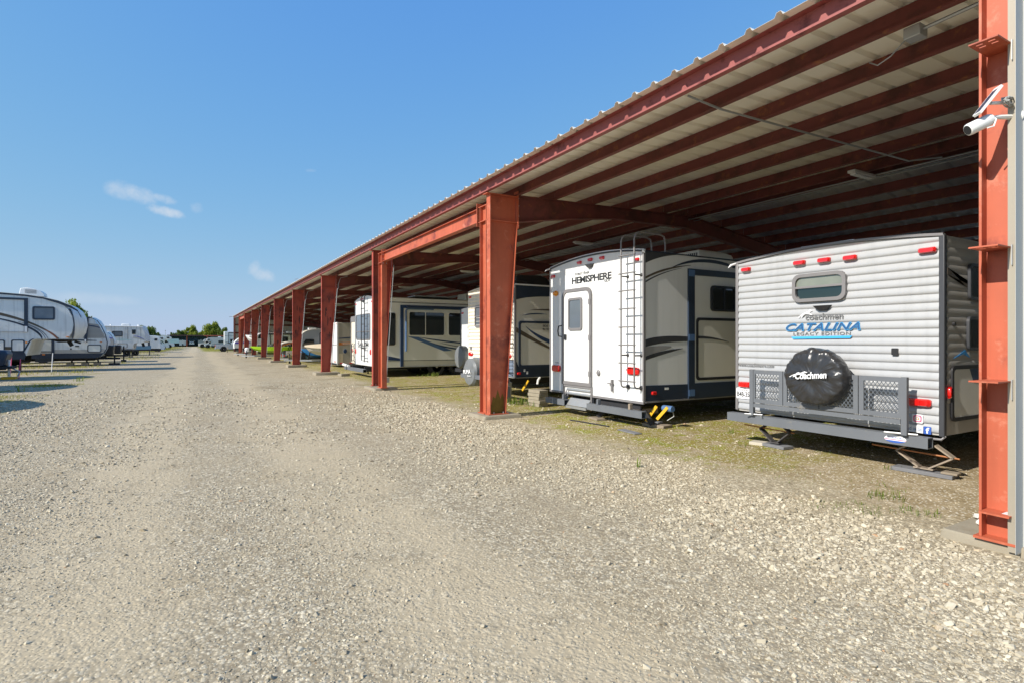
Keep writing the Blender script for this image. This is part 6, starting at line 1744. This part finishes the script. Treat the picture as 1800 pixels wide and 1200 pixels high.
# ------------------------------------------------------------------ weeds and grass
def blades(name, label, cat, spots, m, seed):
    rg = np.random.RandomState(seed)
    V, F = [], []
    for cx, cy, r, n, h in spots:
        for _ in range(n):
            a = rg.uniform(0, 2 * math.pi); q = r * math.sqrt(rg.uniform())
            x, y = cx + q * math.cos(a), cy + q * math.sin(a)
            hh = h * rg.uniform(.4, 1.1); w = hh * rg.uniform(.03, .08); t = rg.uniform(0, 2 * math.pi); l = hh * rg.uniform(.1, .7)
            dx, dy = math.cos(t), math.sin(t)
            b = len(V)
            V += [(x - dy * w, y + dx * w, 0), (x + dy * w, y - dx * w, 0), (x + dx * l * .5 + dy * w * .8, y + dy * l * .5 - dx * w * .8, hh * .7), (x + dx * l * .5 - dy * w * .8, y + dy * l * .5 + dx * w * .8, hh * .7), (x + dx * l, y + dy * l, hh)]
            F += [(b, b + 1, b + 2, b + 3), (b + 3, b + 2, b + 4)]
    me = bpy.data.meshes.new(name); me.from_pydata(V, [], F); me.materials.append(m)
    o = bpy.data.objects.new(name, me); C.objects.link(o)
    return tag(o, label, cat, kind='stuff')


sp_ = []
rg = random.Random(3)
for k in range(36): sp_.append((rg.uniform(-7.5, -3.6), 19.3 + rg.uniform(-.5, .5), .4, 60, .05))
for k in range(26): sp_.append((rg.uniform(-4.9, -3.4), 23.8 + rg.uniform(-.5, .5), .4, 60, .06))
for k in range(60): sp_.append((rg.uniform(-9, -3.2), rg.choice((31.5, 32.6, 38.5, 39.6, 45)) + rg.uniform(-.6, .6), .5, 24, .13))
for k in range(70): sp_.append((rg.uniform(-7, -2.5), rg.uniform(50, 95), .9, 26, .16))
for k in range(120): sp_.append((rg.uniform(-4.5, -1.6), rg.uniform(98, 150), 1.4, 22, .16))
for k in range(120): sp_.append((rg.uniform(2.4, 5.5), rg.uniform(92, 150), 1.4, 22, .16))
blades('grass', 'thin yellow green grass growing in tufts along the left row and far verges', 'grass', sp_, GRASSM, 5)
ws = [(6.75, 11.45, .28, 60, .20), (6.9, 10.9, .22, 26, .13), (7.6, 6.1, .08, 14, .10), (6.85, 5.25, .10, 14, .06), (7.1, 3.45, .10, 16, .06), (6.8, 4.6, .05, 8, .06), (8.9, 22.0, .25, 24, .2), (8.3, 21.8, .3, 20, .14),
      (5.5, 2.45, .16, 70, .05), (5.2, 2.75, .24, 110, .045), (5.0, 3.0, .22, 60, .035), (5.75, 2.85, .16, 70, .07), (6.1, 3.1, .3, 50, .04), (5.8, 3.9, .5, 60, .03), (5.0, 1.1, .10, 50, .06), (4.6, 5.0, .03, 5, .12), (4.1, 4.35, .03, 3, .05), (6.3, 9.0, .2, 16, .06), (5.9, 4.4, .3, 20, .04), (-4.3, 21.5, .1, 14, .2), (-5.7, 19.0, .2, 30, .14), (-3.5, 25.9, .2, 20, .2)]
rg = random.Random(17)
for k in range(110):
    yy = rg.uniform(3.4, 24); ws.append((5.45 + rg.uniform(0, 1) ** 2 * 2.2, yy, rg.uniform(.08, .35), int(rg.uniform(14, 50)), rg.uniform(.012, .035)))
blades('weeds', 'small bright green weeds sprouting at the edge of the stones and under the trailers', 'weeds', ws, WEEDM, 9)


# ------------------------------------------------------------------ loose stones lying on the lane
def stones():
    rg = np.random.RandomState(21)
    # fan of positions in front of the viewpoint, thinning with distance
    def fan(n, rmin, rmax, powr):
        u = rg.uniform(-1.12, 1.12, n)
        zc = rmin * (rmax / rmin) ** (rg.uniform(0, 1, n) ** powr)
        a = np.array([math.sin(YAW), math.cos(YAW)]); r = np.array([math.cos(YAW), -math.sin(YAW)])
        p = zc[:, None] * a + (u * zc)[:, None] * r
        return p, zc
    P, S_ = [], []
    p, z = fan(210000, 1.9, 22, 1.0)
    P.append(p); S_.append(np.maximum(.0045, .0016 * z) * rg.lognormal(0, .35, len(z)))
    p, z = fan(24000, 1.9, 22, 1.0)
    P.append(p); S_.append(np.maximum(.008, .0020 * z) * rg.lognormal(0, .35, len(z)))
    p = np.c_[rg.uniform(2.2, 5.3, 40000), rg.uniform(.4, 13, 40000)]            # coarse heap along the shed edge
    keep = rg.uniform(0, 1, len(p)) < np.clip((p[:, 0] - 2.2) / 2.2, 0, 1)
    p = p[keep]; P.append(p); S_.append(np.maximum(.012, .0017 * np.hypot(p[:, 0], p[:, 1])) * rg.lognormal(0, .35, len(p)))
    p = np.c_[rg.uniform(3.3, 5.6, 6500), rg.uniform(.5, 3.6, 6500)]
    P.append(p); S_.append(.014 * rg.lognormal(0, .38, len(p)))
    p, z = fan(420, 2.0, 9, 1.0)
    P.append(p); S_.append(.018 * rg.lognormal(0, .3, len(z)))
    P = np.concatenate(P); S_ = np.concatenate(S_)
    # noise field: fewer stones on the packed tracks, none on footings
    nz = np.array([mnoise.noise(Vector((x * .55, y * .45, 3.1))) + .6 * mnoise.noise(Vector((x * 1.9, y * 1.6, 8.2))) for x, y in P])
    trk = np.minimum(np.abs(P[:, 0] - .1 + .4 * np.sin(P[:, 1] * .4)), np.abs(P[:, 0] - 2.0 + .4 * np.sin(P[:, 1] * .35 + 1)))
    dens = np.clip(.60 + 1.0 * nz, .06, 1) * np.clip(.22 + trk * .9, .2, 1)
    near = (P[:, 0] > 3.0)
    dens = np.where(near, np.clip(dens + .35, 0, 1), dens)
    wob = np.array([mnoise.noise(Vector((0, y * .8, 1.5))) for y in P[:, 1]])
    dens *= np.clip((5.35 + wob * .8 - P[:, 0]) / .7, .07, 1)
    dist = P[:, 0] * math.sin(YAW) + P[:, 1] * math.cos(YAW)
    dens *= np.clip((21 - dist) / 12, 0, 1)
    keep = rg.uniform(0, 1, len(P)) < dens
    for x0, x1, y0, y1 in ((4.95, 6.25, .15, 2.1), (4.8, 5.63, 9.36, 10.2)):
        keep &= ~((P[:, 0] > x0) & (P[:, 0] < x1) & (P[:, 1] > y0) & (P[:, 1] < y1))
    P, S_ = P[keep], np.minimum(S_[keep], .034)
    n = len(P)
    me = bpy.data.meshes.new('gravel'); me.vertices.add(n)
    co = np.zeros((n, 3)); co[:, :2] = P; co[:, 2] = S_ * rg.uniform(-.30, .18, n)
    me.vertices.foreach_set('co', co.ravel())
    def attr(nm, ty, data, key):
        at = me.attributes.new(nm, ty, 'POINT'); at.data.foreach_set(key, data)
    sc3 = (S_[:, None] * np.c_[rg.uniform(.8, 1.3, n), rg.uniform(.7, 1.1, n), rg.uniform(.5, .85, n)]).astype(np.float32)
    attr('size3', 'FLOAT_VECTOR', sc3.ravel(), 'vector')
    rot = np.c_[rg.normal(0, .35, n), rg.normal(0, .35, n), rg.uniform(0, 6.28, n)].astype(np.float32)
    attr('turn', 'FLOAT_VECTOR', rot.ravel(), 'vector')
    attr('pick', 'INT', rg.randint(0, 6, n).astype(np.int32), 'value')
    o = bpy.data.objects.new('gravel', me); C.objects.link(o)
    m = bpy.data.materials.new('loose_stone'); m.use_nodes = True
    nd, ln = m.node_tree.nodes, m.node_tree.links
    b = nd['Principled BSDF']; b.inputs['Roughness'].default_value = .9; b.inputs['Specular IOR Level'].default_value = .2
    oi = nd.new('ShaderNodeObjectInfo')
    cr = nd.new('ShaderNodeValToRGB'); ln.new(oi.outputs['Random'], cr.inputs[0])
    el = cr.color_ramp.elements
    el[0].position = 0; el[0].color = (0.235, 0.196, 0.132, 1); el[1].position = 1; el[1].color = (0.725, 0.640, 0.475, 1)
    for pos, c in ((.12, (0.372, 0.310, 0.211, 1)), (.55, (0.519, 0.444, 0.312, 1)), (.85, (0.627, 0.549, 0.396, 1)), (.975, (0.706, 0.626, 0.466, 1)), (.98, (.44, .24, .12, 1)), (.986, (.60, .50, .34, 1))):
        e = el.new(pos); e.color = c
    tc = nd.new('ShaderNodeTexCoord'); nn = nd.new('ShaderNodeTexNoise'); nn.inputs['Scale'].default_value = 2.5; nn.inputs['Detail'].default_value = 5
    ln.new(tc.outputs['Object'], nn.inputs['Vector'])
    mx = nd.new('ShaderNodeMix'); mx.data_type = 'RGBA'; mx.blend_type = 'MULTIPLY'; mx.inputs[0].default_value = .5
    ln.new(cr.outputs[0], mx.inputs[6]); ln.new(nn.outputs[0], mx.inputs[7]); 
    mr = nd.new('ShaderNodeMix'); mr.data_type = 'RGBA'; mr.inputs[0].default_value = .55; ln.new(mx.outputs[2], mr.inputs[6]); ln.new(cr.outputs[0], mr.inputs[7])
    ln.new(mr.outputs[2], b.inputs['Base Color'])
    kinds = bpy.data.collections.new('stone_kinds')
    for k in range(6):
        bm = bmesh.new(); r2 = random.Random(k + 40)
        for _ in range(16):
            v = Vector((r2.gauss(0, 1), r2.gauss(0, 1), r2.gauss(0, 1))).normalized() * r2.uniform(.8, 1.1)
            bm.verts.new(v)
        bmesh.ops.convex_hull(bm, input=bm.verts)
        k_me = bpy.data.meshes.new('stone'); bm.to_mesh(k_me); bm.free(); k_me.materials.append(m)
        kinds.objects.link(bpy.data.objects.new('stone_%s' % 'abcdef'[k], k_me))
    ng = bpy.data.node_groups.new('scatter', 'GeometryNodeTree')
    ng.interface.new_socket('Geometry', in_out='INPUT', socket_type='NodeSocketGeometry')
    ng.interface.new_socket('Geometry', in_out='OUTPUT', socket_type='NodeSocketGeometry')
    gi = ng.nodes.new('NodeGroupInput'); go = ng.nodes.new('NodeGroupOutput')
    ip = ng.nodes.new('GeometryNodeInstanceOnPoints'); ci = ng.nodes.new('GeometryNodeCollectionInfo')
    ci.inputs['Collection'].default_value = kinds; ci.inputs['Separate Children'].default_value = True; ci.inputs['Reset Children'].default_value = True
    def na(nm, ty):
        q = ng.nodes.new('GeometryNodeInputNamedAttribute'); q.data_type = ty; q.inputs['Name'].default_value = nm; return q.outputs['Attribute']
    L = ng.links
    L.new(gi.outputs[0], ip.inputs['Points']); L.new(ci.outputs[0], ip.inputs['Instance']); ip.inputs['Pick Instance'].default_value = True
    L.new(na('pick', 'INT'), ip.inputs['Instance Index']); L.new(na('turn', 'FLOAT_VECTOR'), ip.inputs['Rotation']); L.new(na('size3', 'FLOAT_VECTOR'), ip.inputs['Scale'])
    L.new(ip.outputs[0], go.inputs[0])
    o.modifiers.new('scatter', 'NODES').node_group = ng
    return tag(o, 'loose pale crushed stones scattered over the lane and banked along the shed', 'gravel', kind='stuff')


stones()
for x, y, s, l in ((5.30, 1.93, .055, 'white stone lying on the concrete footing of the near post'), (5.48, 2.03, .04, 'smaller white stone behind the first on the near footing')):
    bm = bmesh.new(); r2 = random.Random(int(s * 1000))
    for _ in range(20): bm.verts.new(Vector((r2.gauss(0, 1), r2.gauss(0, 1), r2.gauss(0, 1))).normalized() * r2.uniform(.85, 1.05))
    bmesh.ops.convex_hull(bm, input=bm.verts)
    me = bpy.data.meshes.new('white_stone'); bm.to_mesh(me); bm.free(); me.materials.append(mat('white_stone', (.66, .62, .55), .85, var=.15, scale=8, bump=.2))
    o = bpy.data.objects.new('white_stone', me); C.objects.link(o); o.location = (x, y, .072 + s * .55); o.scale = (s, s * .9, s * .6); tag(o, l, 'stone')
